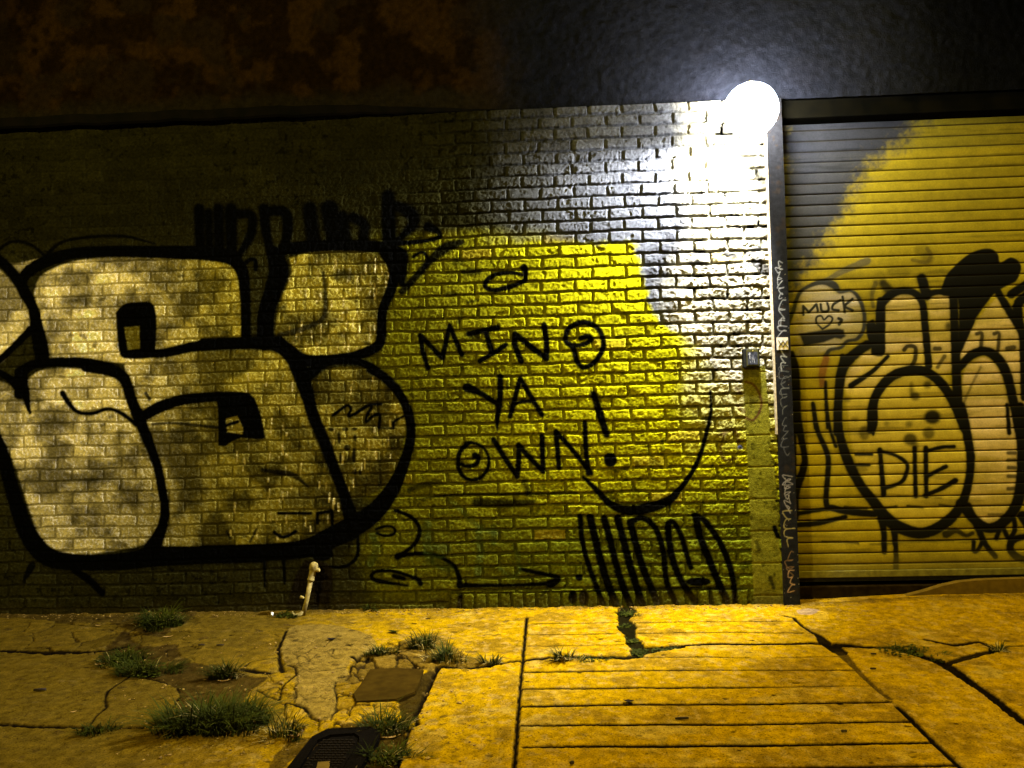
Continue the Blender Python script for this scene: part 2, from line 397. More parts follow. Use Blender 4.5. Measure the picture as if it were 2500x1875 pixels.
pale = pale * (1 - .45 * ss(wz(900), wz(1250), V)[..., None]) * (0.34 + 1.12 * ss(.34, .66, stn) * (.62 + .75 * rnd))[..., None]  # letter fill darkened downwards, light falloff put into its colour
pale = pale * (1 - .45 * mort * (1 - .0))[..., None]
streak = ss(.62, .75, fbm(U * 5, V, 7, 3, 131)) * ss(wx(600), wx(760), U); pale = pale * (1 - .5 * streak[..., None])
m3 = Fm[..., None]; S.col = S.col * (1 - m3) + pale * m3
rd = random.Random(31)
for k in range(170):                             # runs of pale paint in the right-hand letters
    x = rd.uniform(700, 950) if k < 90 else rd.uniform(560, 960); y = rd.uniform(620, 860) if k < 90 else rd.uniform(900, 1310)
    if Fm[np.clip(np.searchsorted(S.vs, wz(y)), 0, len(S.vs)-1), np.clip(np.searchsorted(S.us, wx(x)), 0, len(S.us)-1)] < .5: continue
    ln = rd.uniform(4, 24); A.line((0, 0), [(x, y), (x + rd.uniform(-1, 1), y + ln)], rd.uniform(2.5, 5), c=(.55, .46, .2), a=rd.uniform(.3, .85), k=1, soft=.003)
for k in range(150):                             # dark specks and misses in the fill
    x, y = rd.uniform(20, 960), rd.uniform(620, 1330)
    if Fm[np.clip(np.searchsorted(S.vs, wz(y)), 0, len(S.vs)-1), np.clip(np.searchsorted(S.us, wx(x)), 0, len(S.us)-1)] < .5: continue
    A.line((0, 0), [(x, y), (x + rd.uniform(-14, 14), y + rd.uniform(-4, 4))], rd.uniform(3, 10), c=(.03, .028, .006), a=rd.uniform(.2, .65), k=1, soft=.008, rough=.004)
# faded smears inside the fills
for o, x, y, rx, ry, a in [(oA, 640, 960, 90, 60, .5), (oA, 860, 870, 70, 50, .35), (oA, 1060, 880, 50, 50, .6), (oA, 1250, 930, 90, 50, .45), (oA, 1380, 1150, 90, 30, .7), (oA, 430, 1070, 50, 50, .5), (oA, 660, 1160, 40, 50, .45),
        (oA, 590, 1350, 50, 50, .4), (oA, 1600, 900, 250, 60, .3), (oA, 1750, 1180, 160, 60, .3), (oC, 430, 440, 120, 50, .5), (oC, 100, 600, 50, 60, .5), (oC, 970, 620, 40, 120, .5), (oC, 640, 160, 120, 30, .4), (oC, 1500, 540, 120, 80, .5), (oC, 1000, 530, 60, 40, .5), (oC, 740, 905, 60, 22, .9),
        (oC, 1590, 1090, 60, 16, .9), (oD, 750, 1060, 120, 60, .45), (oB, 1110, 740, 90, 45, .7), (oB, 1180, 720, 110, 35, .6), (oB, 980, 1000, 30, 130, .6), (oB, 1130, 1210, 60, 40, .6), (oB, 620, 760, 60, 30, .3)]:
    A.dot(o, x, y, rx, ry, a, soft=.02, c=(.012, .011, .004))
A.line(oB, [(960, 720), (980, 900), (960, 1080), (850, 1150), (700, 1200), (600, 1220)], [30, 30, 35, 40, 45, 30], a=.8, c=(.012, .011, .006))
# big letter outlines
A.line(oA, [(-60, 560), (60, 670), (150, 780), (215, 900), (270, 1000), (300, 1150), (330, 1300), (350, 1430)], [80, 85, 95, 100, 90, 110, 130, 120])
A.line(oA, [(170, 800), (240, 700), (400, 615), (600, 560), (900, 545), (1300, 550), (1650, 560), (1850, 590), (1930, 650), (1975, 760), (1990, 950), (1995, 1240)], [90, 100, 105, 95, 95, 105, 120, 120, 110, 95, 85, 85])
A.line(oA, [(160, 1700), (170, 1560), (250, 1470), (450, 1440), (700, 1450), (900, 1500), (1010, 1580), (1060, 1700)], [90, 100, 80, 75, 90, 95, 90, 75])
A.line(oA, [(-40, 1460), (60, 1370), (150, 1280), (250, 1180)], [60, 60, 60, 70])
A.line(oA, [(-50, 1500), (60, 1560), (140, 1630), (200, 1700)], [50, 60, 80, 80])
A.area(oA, [(940, 1040), (1000, 975), (1100, 955), (1255, 985), (1265, 1310), (1240, 1400), (1060, 1415), (975, 1380), (950, 1200)])
A.area(oA, [(1010, 1160), (1130, 1150), (1135, 1330), (1040, 1340)], c=(.12, .10, .015), sm=False)
A.line(oA, [(1180, 1370), (1350, 1365), (1600, 1310), (1900, 1290), (2100, 1290)], [70, 75, 85, 90, 95])
A.line(oA, [(-40, 560), (60, 480), (150, 465), (260, 495), (390, 600)], 26, a=.9)
A.line(oA, [(390, 560), (500, 470), (700, 430), (1000, 420), (1250, 480)], [35, 26, 24, 24, 14], a=.9)
A.line(oB, [(-10, 1290), (400, 1280), (560, 1290), (680, 1360), (760, 1480), (830, 1700)], [90, 90, 110, 130, 130, 110])
for x, a, bb, wd in [(-45, 200, 560, 90), (30, 230, 560, 70), (110, 200, 560, 90), (210, 200, 600, 100)]:
    A.line(oB, [(x, a), (x + 10, bb)], wd, soft=.012)
A.line(oB, [(200, 250), (370, 250), (375, 400), (270, 590)], [80, 80, 80, 50], soft=.01)
A.line(oB, [(480, 200), (500, 400), (560, 620)], [90, 80, 70], soft=.01)
A.line(oB, [(500, 220), (650, 230), (670, 400), (610, 620)], [80, 90, 90, 60], soft=.01)
A.line(oB, [(320, 650), (370, 610), (410, 620), (415, 690)], 36)
A.line(oB, [(560, 560), (600, 700), (560, 850), (500, 1050), (490, 1280)], [120, 170, 150, 140, 140])
for p, wd in [([(850, 200), (880, 450)], 120), ([(1010, 200), (1060, 450)], 150), ([(1200, 270), (1290, 330), (1280, 500)], 90), ([(1120, 260), (1150, 480)], 90)]:
    A.line(oB, p, wd, soft=.014, a=.97)
A.line(oB, [(640, 520), (1000, 495), (1400, 505), (1570, 560)], [100, 95, 95, 110])
A.line(oB, [(1485, 100), (1490, 300), (1500, 560)], [110, 120, 130], soft=.012)
A.line(oB, [(1540, 170), (1660, 230), (1690, 320), (1560, 460)], [80, 110, 90, 60], soft=.014)
A.line(oB, [(1560, 480), (1780, 460), (1900, 430), (1890, 385), (1810, 345)], [50, 38, 38, 50, 80])
A.line(oB, [(2080, 470), (1950, 520), (1850, 600), (1720, 740), (1600, 870)], [50, 90, 70, 60, 60], a=.95, soft=.01)
A.line(oB, [(1580, 590), (1600, 800)], [160, 70], soft=.012)
A.line(oB, [(1690, 590), (1760, 550), (1810, 610), (1780, 680)], 28)
A.line(oB, [(1460, 560), (1530, 680), (1520, 830), (1440, 1030), (1425, 1270), (1330, 1350), (1150, 1400), (850, 1430), (700, 1370), (600, 1270)], [90, 90, 85, 80, 85, 85, 75, 100, 110, 90])
A.line(oB, [(860, 1530), (1000, 1440), (1250, 1440), (1400, 1520), (1560, 1660)], [100, 65, 60, 75, 70])
A.line(oC, [(-60, 480), (20, 680), (80, 900), (140, 1100), (210, 1300), (300, 1440), (430, 1540), (700, 1570), (1000, 1560), (1300, 1520), (1700, 1510), (2100, 1500)], [90, 110, 120, 130, 145, 160, 150, 130, 140, 160, 140, 140])
A.line(oC, [(170, 30), (200, 160), (245, 360)], [100, 80, 24])
A.line(oC, [(700, -10), (900, 20), (1010, 80), (1060, 230), (1130, 400), (1210, 600), (1280, 800), (1320, 1000), (1340, 1150), (1310, 1300), (1230, 1470)], [80, 90, 90, 90, 100, 80, 78, 78, 78, 90, 140])
A.line(oC, [(1170, 380), (1300, 310), (1500, 250), (1800, 225), (1950, 230)], [90, 95, 90, 80, 80])
A.area(oD, [(80, 200), (230, 185), (360, 195), (410, 240), (450, 350), (475, 450), (495, 570), (430, 575), (300, 560), (220, 590), (170, 630), (110, 625), (112, 480), (105, 300)], sm=False)
A.area(oD, [(175, 405), (265, 385), (310, 480), (308, 530), (185, 512)], c=(.2, .16, .03), sm=False)
A.line(oD, [(160, 465), (270, 430)], 28)
A.line(oC, [(510, 200), (560, 280), (640, 355), (760, 360), (880, 325), (1000, 370), (1100, 450)], [50, 40, 34, 34, 32, 34, 40])
A.line(oC, [(1240, 450), (1400, 440), (1600, 460), (1800, 480)], [24, 26, 26, 26], a=.85)
A.line(oC, [(1185, 200), (1215, 250)], 26, a=.9)
A.line(oD, [(740, -30), (830, 200), (880, 380), (960, 560), (1040, 780), (1130, 1020), (1190, 1220)], [120, 110, 100, 95, 90, 95, 120])
A.line(oD, [(1340, 10), (1480, 90), (1600, 240), (1660, 400), (1670, 550), (1630, 720), (1560, 900), (1450, 1080), (1330, 1200), (1180, 1290), (1000, 1380), (800, 1460), (400, 1490), (0, 1500)], [60, 70, 75, 80, 80, 90, 110, 140, 160, 175, 170, 150, 140, 140])
A.area(oD, [(960, 1370), (1250, 1230), (1240, 1370), (1050, 1440), (1040, 1520), (950, 1560), (870, 1520)])
A.line(oD, [(1040, 380), (1150, 300), (1185, 330), (1165, 380), (1220, 365), (1320, 300), (1350, 315), (1315, 380), (1310, 430), (1370, 380), (1420, 380), (1410, 480)], 28)
A.line(oD, [(1340, 290), (1430, 287)], 24)
A.line(oD, [(1530, 480), (1535, 430), (1620, 380)], 22)
A.line(oD, [(1430, 480), (1530, 482)], 18, a=.8)
for x, y, rx, ry in [(1140, 490, 28, 16), (1215, 488, 24, 14), (1155, 640, 30, 26), (1090, 560, 14, 50), (1100, 720, 12, 40), (1210, 700, 16, 60), (1215, 835, 22, 22), (1258, 840, 14, 24), (1025, 490, 24, 20), (1220, 560, 12, 26)]:
    A.dot(oD, x, y, rx, ry, .9)
A.line(oD, [(600, 1170), (860, 1172)], 26); A.line(oD, [(912, 1250), (915, 1172), (1030, 1152), (1035, 1300)], 28, sharp=True)
A.line(oD, [(565, 1325), (620, 1360), (680, 1352), (735, 1318)], 30)
A.line(oD, [(180, 1320), (205, 1370)], 18, a=.8); A.line(oD, [(420, 1300), (370, 1400)], 20, a=.8)
A.line(oD, [(470, 820), (600, 840), (680, 850), (750, 880), (840, 960)], [30, 40, 44, 40, 14], a=.85)
A.line(oD, [(485, 1560), (488, 1760)], [26, 16]); A.line(oD, [(640, 1550), (650, 1740)], [32, 16])
A.line((0, 1400), [(580, -20), (690, 50), (790, 150)], [50, 56, 50], k=3.16)
A.line((0, 1400), [(250, -60), (200, 30)], [60, 34], k=3.16, a=.9)
A.line(oD, [(1240, 1360), (1240, 1500), (1180, 1580), (1080, 1610), (960, 1590)], [26, 30, 26, 24, 20])
# dark patch painted behind the standpipe
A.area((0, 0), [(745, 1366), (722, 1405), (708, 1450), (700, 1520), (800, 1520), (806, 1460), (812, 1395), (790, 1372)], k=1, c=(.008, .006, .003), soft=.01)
# words and tags on the yellow part
BK = (.0015, .0014, .001)
A.line(oE, [(1095, 180), (1105, 240), (1090, 290), (960, 340), (850, 362), (780, 335), (795, 280), (870, 232), (1000, 222), (1080, 240)], [60, 44, 42, 44, 40, 38, 40, 42, 36, 30], c=BK)
A.dot(oE, 1090, 180, 30, 26, .6)
A.line(oE, [(315, 990), (272, 850), (255, 725), (432, 912), (492, 650), (590, 885)], 42, c=BK, sharp=True)
A.line(oE, [(645, 715), (880, 662)], 46, c=BK); A.line(oE, [(785, 700), (835, 870)], 46, c=BK); A.line(oE, [(735, 935), (850, 868), (945, 805)], 42, c=BK)
A.line(oE, [(1068, 932), (1015, 800), (1020, 715), (1150, 820), (1275, 915), (1275, 780), (1255, 645)], 50, c=BK, sharp=True)
A.line(oE, [(1550, 700), (1440, 690), (1485, 648), (1580, 622), (1680, 662), (1732, 760), (1720, 860), (1650, 955), (1565, 985), (1520, 930), (1490, 830), (1430, 770), (1440, 690)][1:], 44, c=BK)
A.line(oE, [(1440, 795), (1540, 808), (1630, 770), (1610, 733), (1550, 750)], [34, 38, 44, 44, 40], c=BK)
A.line(oE, [(635, 1150), (760, 1205), (900, 1300)], [80, 46, 46], c=BK); A.line(oE, [(900, 1060), (900, 1200), (878, 1400), (876, 1500)], [50, 50, 38, 10], c=BK)
A.line(oE, [(980, 1385), (1062, 1075), (1238, 1372)], 42, c=BK, sharp=True); A.line(oE, [(1000, 1290), (1080, 1262), (1160, 1262)], 32, c=BK)
A.line(oE, [(1655, 1200), (1700, 1340), (1760, 1530)], [46, 62, 56], c=BK); A.dot(oE, 1655, 1205, 40, 34, .7)
A.dot(oE, 670, 212, 90, 30, .8, soft=.01); A.dot(oE, 510, 390, 55, 20, .7, soft=.01); A.dot(oE, 560, 130, 50, 30, .6, soft=.012)
A.line(oE, [(600, 520), (560, 620)], 30, a=.5); A.line(oE, [(640, 460), (720, 440)], 24, a=.6); A.dot(oE, 690, 740, 50, 24, .7, soft=.01)
A.line(oE, [(960, 1100), (960, 1160)], 26, a=.6)
A.line(oE, [(1840, 740), (1930, 710)], 20, a=.5)
A.line(oF, [(970, 108), (905, 180), (893, 290), (930, 370), (1000, 402), (1080, 380), (1135, 300), (1132, 200), (1080, 130), (1010, 102), (960, 108)], [42, 38, 34, 34, 30, 30, 30, 26, 26, 30, 40], c=BK)
A.line(oF, [(900, 270), (970, 292), (1040, 272), (1055, 225), (1030, 205)], [30, 34, 38, 44, 56], c=BK)
A.line(oF, [(1178, 75), (1262, 215), (1370, 375), (1382, 240), (1382, 120), (1450, 200), (1578, 332), (1575, 190), (1570, 50)], 44, c=BK, sharp=True)
A.line(oF, [(1708, 305), (1700, 200), (1682, 10), (1800, 140), (1965, 345)], 42, c=BK, sharp=True); A.line(oF, [(1945, 350), (1925, 150), (1917, -60)], 42, c=BK)
A.dot(oG, 630, 240, 56, 60, 1)
A.line((0, 0), [(1733, 955), (1735, 1000), (1728, 1040), (1712, 1100), (1690, 1150), (1662, 1190), (1630, 1222), (1580, 1240), (1530, 1245), (1490, 1230), (1455, 1195), (1425, 1165)], [7, 8, 10, 11, 12, 14, 22, 26, 24, 18, 14, 8], k=1, c=BK)
A.line(oG, [(1110, 560), (1110, 650)], [40, 14])
stk = [([(385, 695), (400, 880), (450, 1080), (520, 1270), (570, 1400)], 42), ([(465, 705), (500, 850), (550, 1050), (605, 1230), (670, 1400)], 62), ([(580, 715), (630, 900), (680, 1100), (730, 1260), (790, 1410)], 56),
       ([(690, 712), (730, 870), (790, 1100), (840, 1260), (890, 1410)], 60), ([(790, 745), (830, 900), (900, 1130), (965, 1290), (1015, 1415)], 60), ([(790, 740), (880, 712), (965, 755), (1020, 850), (1060, 1000), (1085, 1230), (1160, 1400)], 46),
       ([(1095, 760), (1105, 900), (1145, 1080), (1215, 1240), (1320, 1390)], 54), ([(1095, 755), (1140, 745), (1200, 850), (1240, 980), (1278, 1110)], 42), ([(1320, 700), (1350, 850), (1410, 1000), (1490, 1200), (1570, 1380)], 60),
       ([(1310, 690), (1390, 730), (1500, 880), (1570, 1030), (1620, 1200), (1640, 1410)], 48)]
for p, wd in stk: A.line(oG, p, wd, c=BK, rough=.003)
A.dot(oG, 1340, 1225, 105, 38, 1); A.line(oG, [(490, 1293), (900, 1285), (1300, 1278), (1680, 1290)], 15, a=.85)
A.line(oG, [(1430, 1290), (1450, 1400)], 40, a=.7)
A.line(oF, [(380, 650), (500, 695), (570, 770), (580, 840), (540, 920), (470, 980), (400, 1025)], [30, 34, 36, 36, 34, 30, 44], c=BK)
A.line(oF, [(400, 1020), (500, 1003), (650, 1000), (760, 1030), (860, 1100), (900, 1190), (905, 1255)], [50, 34, 34, 36, 36, 40, 50], c=BK)
A.line(oF, [(905, 1255), (1100, 1256), (1400, 1252), (1620, 1240)], [44, 30, 30, 40], c=BK)
A.line(oF, [(1400, 1125), (1520, 1150), (1700, 1195), (1640, 1245)], [30, 34, 40, 70], c=BK); A.line(oF, [(1610, 1290), (1530, 1390)], 20, a=.6)
A.line(oF, [(910, 1340), (900, 1440)], 34, c=BK)
A.line(oF, [(230, 800), (320, 775), (378, 798), (370, 840), (300, 855), (235, 835)], 24, c=BK)
A.line(oF, [(590, 1240), (560, 1205), (470, 1170), (350, 1138), (230, 1145), (190, 1180), (220, 1215), (330, 1235), (490, 1258)], [46, 34, 30, 30, 30, 32, 34, 34, 14], c=BK)
A.line(oF, [(375, 1180), (450, 1200)], 40, c=BK)
A.dot(oF, 1870, 1190, 32, 30); A.dot(oF, 1820, 1350, 38, 56); A.dot(oF, 1908, 1355, 42, 60)
A.line(oF, [(1040, 585), (1200, 590), (1350, 592), (1500, 580)], [70, 66, 60, 40], a=.85, c=BK, soft=.01); A.line(oF, [(560, 560), (900, 520), (1400, 520), (1850, 512)], [10, 20, 22, 18], a=.75, c=BK)
A.line(oF, [(500, 480), (620, 440), (740, 410)], 40, a=.55, soft=.01); A.line(oF, [(1430, 400), (1460, 520)], 50, a=.6, soft=.01)
for p, wd, a in [([(640, 760), (640, 900), (660, 1060)], 70, .42), ([(830, 560), (1050, 770), (1200, 830)], 40, .35), ([(1060, 820), (1070, 1000), (1050, 1160)], 60, .42), ([(1370, 980), (1380, 1140), (1330, 1180), (1230, 1130)], 36, .4), ([(200, 860), (230, 960), (180, 1080)], 60, .4), ([(700, 950), (800, 960), (700, 1060), (820, 1120)], 60, .38), ([(1180, 780), (1180, 920)], 40, .35)]:
    A.line(oF, p, wd, c=(.03, .05, .012), a=a, soft=.01)
for x, y, rx, ry in [(760, 300, 26, 26), (850, 280, 26, 36), (960, 290, 30, 40), (870, 400, 26, 24), (980, 390, 26, 20), (760, 390, 24, 30), (1120, 300, 20, 30)]:
    A.dot(oG, x, y, rx, ry, .5, soft=.012)
A.line(oG, [(920, 120), (950, 200), (1040, 300)], 26, a=.5); A.line(oG, [(1050, 80), (1050, 200)], 30, a=.4)
# dark dirty smears near the lamp edge, below the blown-out bricks
SM = (.02, .02, .022)
for p, wd, a in [([(700, 700), (830, 700)], 60, .75), ([(720, 770), (700, 830)], 50, .7), ([(930, 780), (1080, 830)], 56, .7), ([(620, 880), (740, 900)], 60, .7), ([(1230, 730), (1300, 745)], 40, .9), ([(1480, 800), (1560, 870)], 90, .9), ([(1460, 700), (1500, 690)], 44, .8), ([(1330, 1060), (1430, 1060)], 50, .6), ([(1090, 950), (1100, 1000)], 40, .6), ([(770, 590), (800, 620)], 60, .8), ([(1400, 720), (1440, 740)], 30, .8)]:
    A.line((1400, 400), p, wd, c=SM, a=a, soft=.008, rough=.006)
# black zigzag on strip and oval outline on the strip
A.line((1725, 700), [(310, 770), (370, 790), (420, 860), (440, 940), (420, 1020), (370, 1080), (310, 1060)], 16, c=(.05, .02, .008), a=.9, k=3.318)
for p, wd in [([(100, 1200), (220, 1160), (260, 1270)], 26), ([(140, 1200), (110, 1320), (150, 1400), (240, 1390)], 22), ([(230, 820), (280, 870)], 22), ([(240, 960), (300, 1010)], 26)]:
    A.line((1725, 700), p, wd, c=(.05, .025, .012), a=.65, k=3.318)
A.dot((1725, 700), 268, 1298, 22, 18, .9, c=(.02, .03, .12))
A.line((1725, 1100), [(545, 620), (570, 690)], 36, k=3.318); A.line((1725, 1100), [(510, 1020), (540, 1110)], 26, k=3.318, a=.7); A.line((1725, 1100), [(400, 730), (420, 800)], 26, k=3.318, a=.5)
# grime at the foot of the wall
foot = ss(.10, .0, V + (fbm(U, V, 9, 3, 151) - .5) * .12); S.mixcol(foot, (.03, .024, .008), .6)
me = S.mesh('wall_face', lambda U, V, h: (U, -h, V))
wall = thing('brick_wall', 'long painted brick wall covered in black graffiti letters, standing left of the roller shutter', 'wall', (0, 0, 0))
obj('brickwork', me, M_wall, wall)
bm = bmesh.new(); box(bm, -14, XR - .004, 0.02, 0.24, -0.06, z_top - .004); obj('wall_core', bm, M_dark, wall)
# metal coping along the top, stopping short of the lamp
S0 = None; me = None
bm = bmesh.new(); xa = -14; xb = W(1350, 260)[0]
n = 60
zc0 = z_top
prof = [(-.035, -.012), (-.045, .0), (-.045, .045), (-.03, .06), (.1, .07), (.1, -.012)]
rings = []
for i in range(n + 1):
    x = xa + (xb - xa) * (i / n) ** .35; tp = 1 - .97 * float(ss(W(700, 260)[0], xb, np.array(x))); wb_ = .004 * math.sin(i * 2.3) + .003 * math.sin(i * 5.1)
    rings.append([bm.verts.new((x, y * tp + .008 * (1 - tp), zc0 + (z + wb_ + .012) * tp)) for y, z in prof])
for a, c in zip(rings, rings[1:]):
    for k in range(len(prof)): bm.faces.new((a[k], a[(k+1) % len(prof)], c[(k+1) % len(prof)], c[k]))
bm.faces.new(rings[0]); bm.faces.new(rings[-1][::-1])
M_cop = mat('tar_coping', (.005, .004, .003), (.003, .003, .002), 12, .95, spec=.02)
obj('coping', bm, M_cop, wall)

# ================================================================== UPPER STUCCO WALL
us = spaced(x_left - .1, W(2520, 200, .02)[0], 0.011, lo=-14, hi=8); vs = spaced(z_top + .002, W(1250, -60)[1], 0.011, hi=5.4)
T = Sheet(us, vs); U2, V2 = T.U, T.V
lump = fbm(U2, V2, 7, 5, 201)
T.h = (lump - .5) * .012 + (fbm(U2, V2, 38, 3, 205) - .5) * .008
T.col[:] = (.009, .005, .001)
T.mixcol(ss(.45, .62, lump), (.028, .0145, .003), .8); T.mixcol(ss(.5, .38, fbm(U2, V2, 4.5, 4, 211)), (.014, .009, .004), .85)
gz = ss(wx(1120), wx(1350), U2); T.mixcol(gz, (.013, .0145, .021), .95)  # grey glow of the lamp put into the stucco's colour
T.col *= .72
T.col *= (1 - .4 * ss(wx(1650), wx(1350), U2) * gz)[..., None]  # darker leftwards from the lamp, its falloff put into the colour
T.mixcol(ss(z_top + .20, z_top + .10, V2 + (lump - .5) * .12) * (1 - gz), (.010, .008, .004), .95)
T.mixcol(ss(wx(2100), wx(2400), U2), (.0015, .0015, .0014), .8)
upper = tag(obj('upper_wall', T.mesh('upper_wall', lambda U, V, h: (U, 0.012 - h, V)), M_stucco), 'dark rough stucco wall rising above the brick wall and the shutter', 'wall')

# ================================================================== STEEL POST at the corner
PXa, PXb = W(1884, 760)[0], W(1921, 760)[0]
PXc, PXd = W(1917, 1480)[0], W(1950, 1480)[0]
pz_top = z_top - .002
us = np.linspace(0, 1, 26); vs = np.arange(-.03, pz_top, .0042)
Q = Sheet(np.linspace(0, .092, 24), vs)
Q.col[:] = (.009, .009, .010)
Q.mixcol(ss(.6, .7, fbm(Q.U, Q.V, 22, 3, 301)), (.018, .012, .007), .5)
x0p = W(1885, 700, -.03)[0]
pl = (PXa + PXc) / 2 - .004
zoneP = lambda py: W(1900, py, -.03)[1]
rs = random.Random(5)
def scrib(py0, py1, col, wd, amp=.8, n=14, seed=0, a=.6):
    r = random.Random(seed); pts = []
    for i in range(n):
        st_ = (zoneP(py1) - zoneP(py0)) / (n - 1); an = i * 2.1 + r.uniform(-.7, .7)
        pts.append((.044 + r.uniform(-.012, .012) + math.cos(an) * amp * .026, zoneP(py0) + st_ * i + math.sin(an) * .016 + r.uniform(-.006, .006)))
    pts = smooth(pts, 6); Q.mixcol(Q.stroke(pts, [wd] * len(pts), None, .0016), col, a)
scrib(640, 730, (.35, .35, .36), .0020, .5, 22, 1); scrib(735, 790, (.3, .3, .3), .0022, .9, 9, 2); scrib(780, 820, (.32, .32, .33), .0024, .8, 9, 3)
scrib(850, 900, (.36, .35, .33), .0026, .9, 9, 4); scrib(895, 960, (.12, .12, .12), .0018, .9, 16, 5); scrib(950, 1010, (.13, .13, .12), .0018, .9, 9, 6)
scrib(1020, 1110, (.12, .12, .13), .0018, .7, 16, 7); scrib(1160, 1245, (.30, .27, .27), .0024, .8, 24, 8); scrib(1245, 1330, (.36, .30, .12), .0026, .9, 12, 9)
scrib(1350, 1400, (.2, .12, .06), .0022, .8, 9, 10); scrib(1395, 1445, (.4, .25, .15), .0028, .7, 10, 11)
for k in range(60):
    Q.mixcol(Q.stroke([(rs.uniform(0, .09), zoneP(rs.uniform(640, 1460)))] * 2, [rs.uniform(.0008, .0022)] * 2, None, .001), (.3, .27, .2), .8)
lean = lambda V: 0 * V
post = thing('steel_post', 'black steel post with scratched white tags, standing between brick wall and shutter', 'post', (PXa, 0, 0))
# the post is plumb; its front face is the painted sheet, its sides are a folded channel
px0 = (W(1884, 740, -.028)[0] + W(1917, 1460, -.028)[0]) / 2
obj('front_face', Q.mesh('front_face', lambda U, V, h: (px0 + U, -.028 + 0 * U, V)), M_post, post)
bm = bmesh.new(); box(bm, px0 + .0005, px0 + .0915, -.0265, REC + .02, -.03, pz_top - .003); obj('channel', bm, M_black, post)
bm = bmesh.new(); box(bm, px0 - .010, px0 - .0008, -.031, .01, zoneP(1060), pz_top - .003)
obj('caulk_bead', bm, mat('caulk', (.5, .42, .3), (.3, .24, .15), 60, .8), post)
# sticker
sx0, sz0 = W(1889, 854, -.031)[0], W(1900, 854, -.031)[1]; sz1 = W(1900, 824, -.031)[1]
bm = bmesh.new(); box(bm, px0 + .012, px0 + .078, -.0305, -.0282, sz0, sz1)
st = obj('sticker', bm, mat('pale_sticker', (.62, .55, .45), (.5, .45, .36), 40, .6), post); st['label'] = 'square pale sticker with crossed lines'
bm = bmesh.new()
cx_, cz_ = px0 + .048, (sz0 + sz1) / 2
for a in (-1, 1):
    for dx in (-.012, .012):
        tube(bm, [(cx_ + dx - .014, -.0315, cz_ - a * .02), (cx_ + dx + .014, -.0315, cz_ + a * .02)], .0018, 6)
obj('drawing', bm, mat('marker_ink', (.05, .05, .06), (.03, .03, .03), 40, .6), st)

# ================================================================== ROLLER SHUTTER
shx0 = px0 + .090; zbot = W(2200, 1402, REC)[1]; ztop = W(2250, 292, REC)[1]
us = spaced(shx0, W(2515, 900, REC)[0], .0045, hi=5.2); vs = np.arange(zbot + .03, ztop, .0035)
H = Sheet(us, vs); U3, V3 = H.U, H.V
SLAT = 26.2 * PZ * (D + REC) / D
ph = ((V3 - zbot) / SLAT + (noise(U3 * .4, V3 * 3, 9) - .5) * .05) % 1
H.h = .010 * np.sin(np.clip((ph - .05) / .95, 0, 1) * math.pi) ** .5 * .30 - .008 * ss(.08, .02, np.minimum(ph, 1 - ph))
dent = (fbm(U3, V3, 2.2, 3, 321) - .5) * .008; H.h += dent
def sx(px, py=900): return W(px, py, REC)[0]
def sz(py, px=2200): return W(px, py, REC)[1]
nz = fbm(U3, V3, 26, 4, 331) - .5; nl = fbm(U3, V3, 1.7, 3, 341) - .5
TAN = np.array((.275, .212, .009)); H.col[:] = TAN
H.col *= (1 + nl * .9)[..., None]
Bm = Art(H, REC)
gp = Bm.area((0, 0), [(1900, 200), (2330, 240), (2240, 300), (2200, 350), (2130, 400), (2080, 480), (2050, 540), (2010, 600), (1960, 680), (1900, 760)], k=1, mask=True, soft=.22)
nz2 = fbm(U3, V3, 60, 2, 333) - .5
H.mixcol(ss(.22, .78, gp + nz * .45 + nz2 * .25), (.028, .031, .043), .97)  # grey glow of the wall lamp painted into the slats' colour
# paint patches: pale letter fills
fc = (.60, .45, .26)
for o, p, a in [(oH, [(200, 720), (240, 600), (300, 520), (440, 470), (560, 540), (700, 560), (760, 700), (760, 850), (700, 920), (600, 950), (480, 1020), (200, 1060), (165, 800)], .75),
                (oH, [(950, 650), (1060, 560), (1200, 560), (1250, 700), (1290, 1100), (1100, 1150), (900, 1250), (850, 1400), (640, 1350), (640, 1200), (800, 1020), (930, 1000)], .55),
                (oH, [(1300, 570), (1480, 560), (1510, 900), (1510, 1150), (1330, 1150)], .5),
                (oH, [(1880, 560), (1990, 740), (2074, 900), (2400, 1000), (2400, 1700), (2060, 1650), (1950, 1200), (1800, 1020), (1560, 1080), (1540, 1000), (1700, 760)], .8),
                (oH, [(1600, 1130), (1760, 1070), (1880, 1200), (1960, 1500), (2000, 1660), (1640, 1660), (1560, 1400)], .8),
                (oI, [(1600, 0), (2020, 0), (2040, 400), (2000, 650), (1920, 850), (1800, 930), (1680, 880), (1620, 740), (1660, 400)], .75)]:
    Mk = Bm.area(o, p, mask=True, soft=.012); st_ = ss(.38, .62, fbm(U3 * .5, V3 * 2, 5, 4, 351))
    H.mixcol(Mk * (.35 + .65 * st_), (.34, .30, .27) if p[0] == (200, 720) else fc, a)
Mk = Bm.area(oI, [(620, -200), (900, -420), (1250, -480), (1480, -200), (1600, 200), (1620, 600), (1500, 850), (1250, 980), (1050, 900), (850, 700), (700, 400)], mask=True, soft=.012)
H.mixcol(Mk, (.48, .37, .06), .6)
GB = (.055, .055, .055)
Bm.line(oH, [(470, 450), (600, 375), (800, 290)], [40, 46, 64], c=(.06, .055, .04), a=.75)
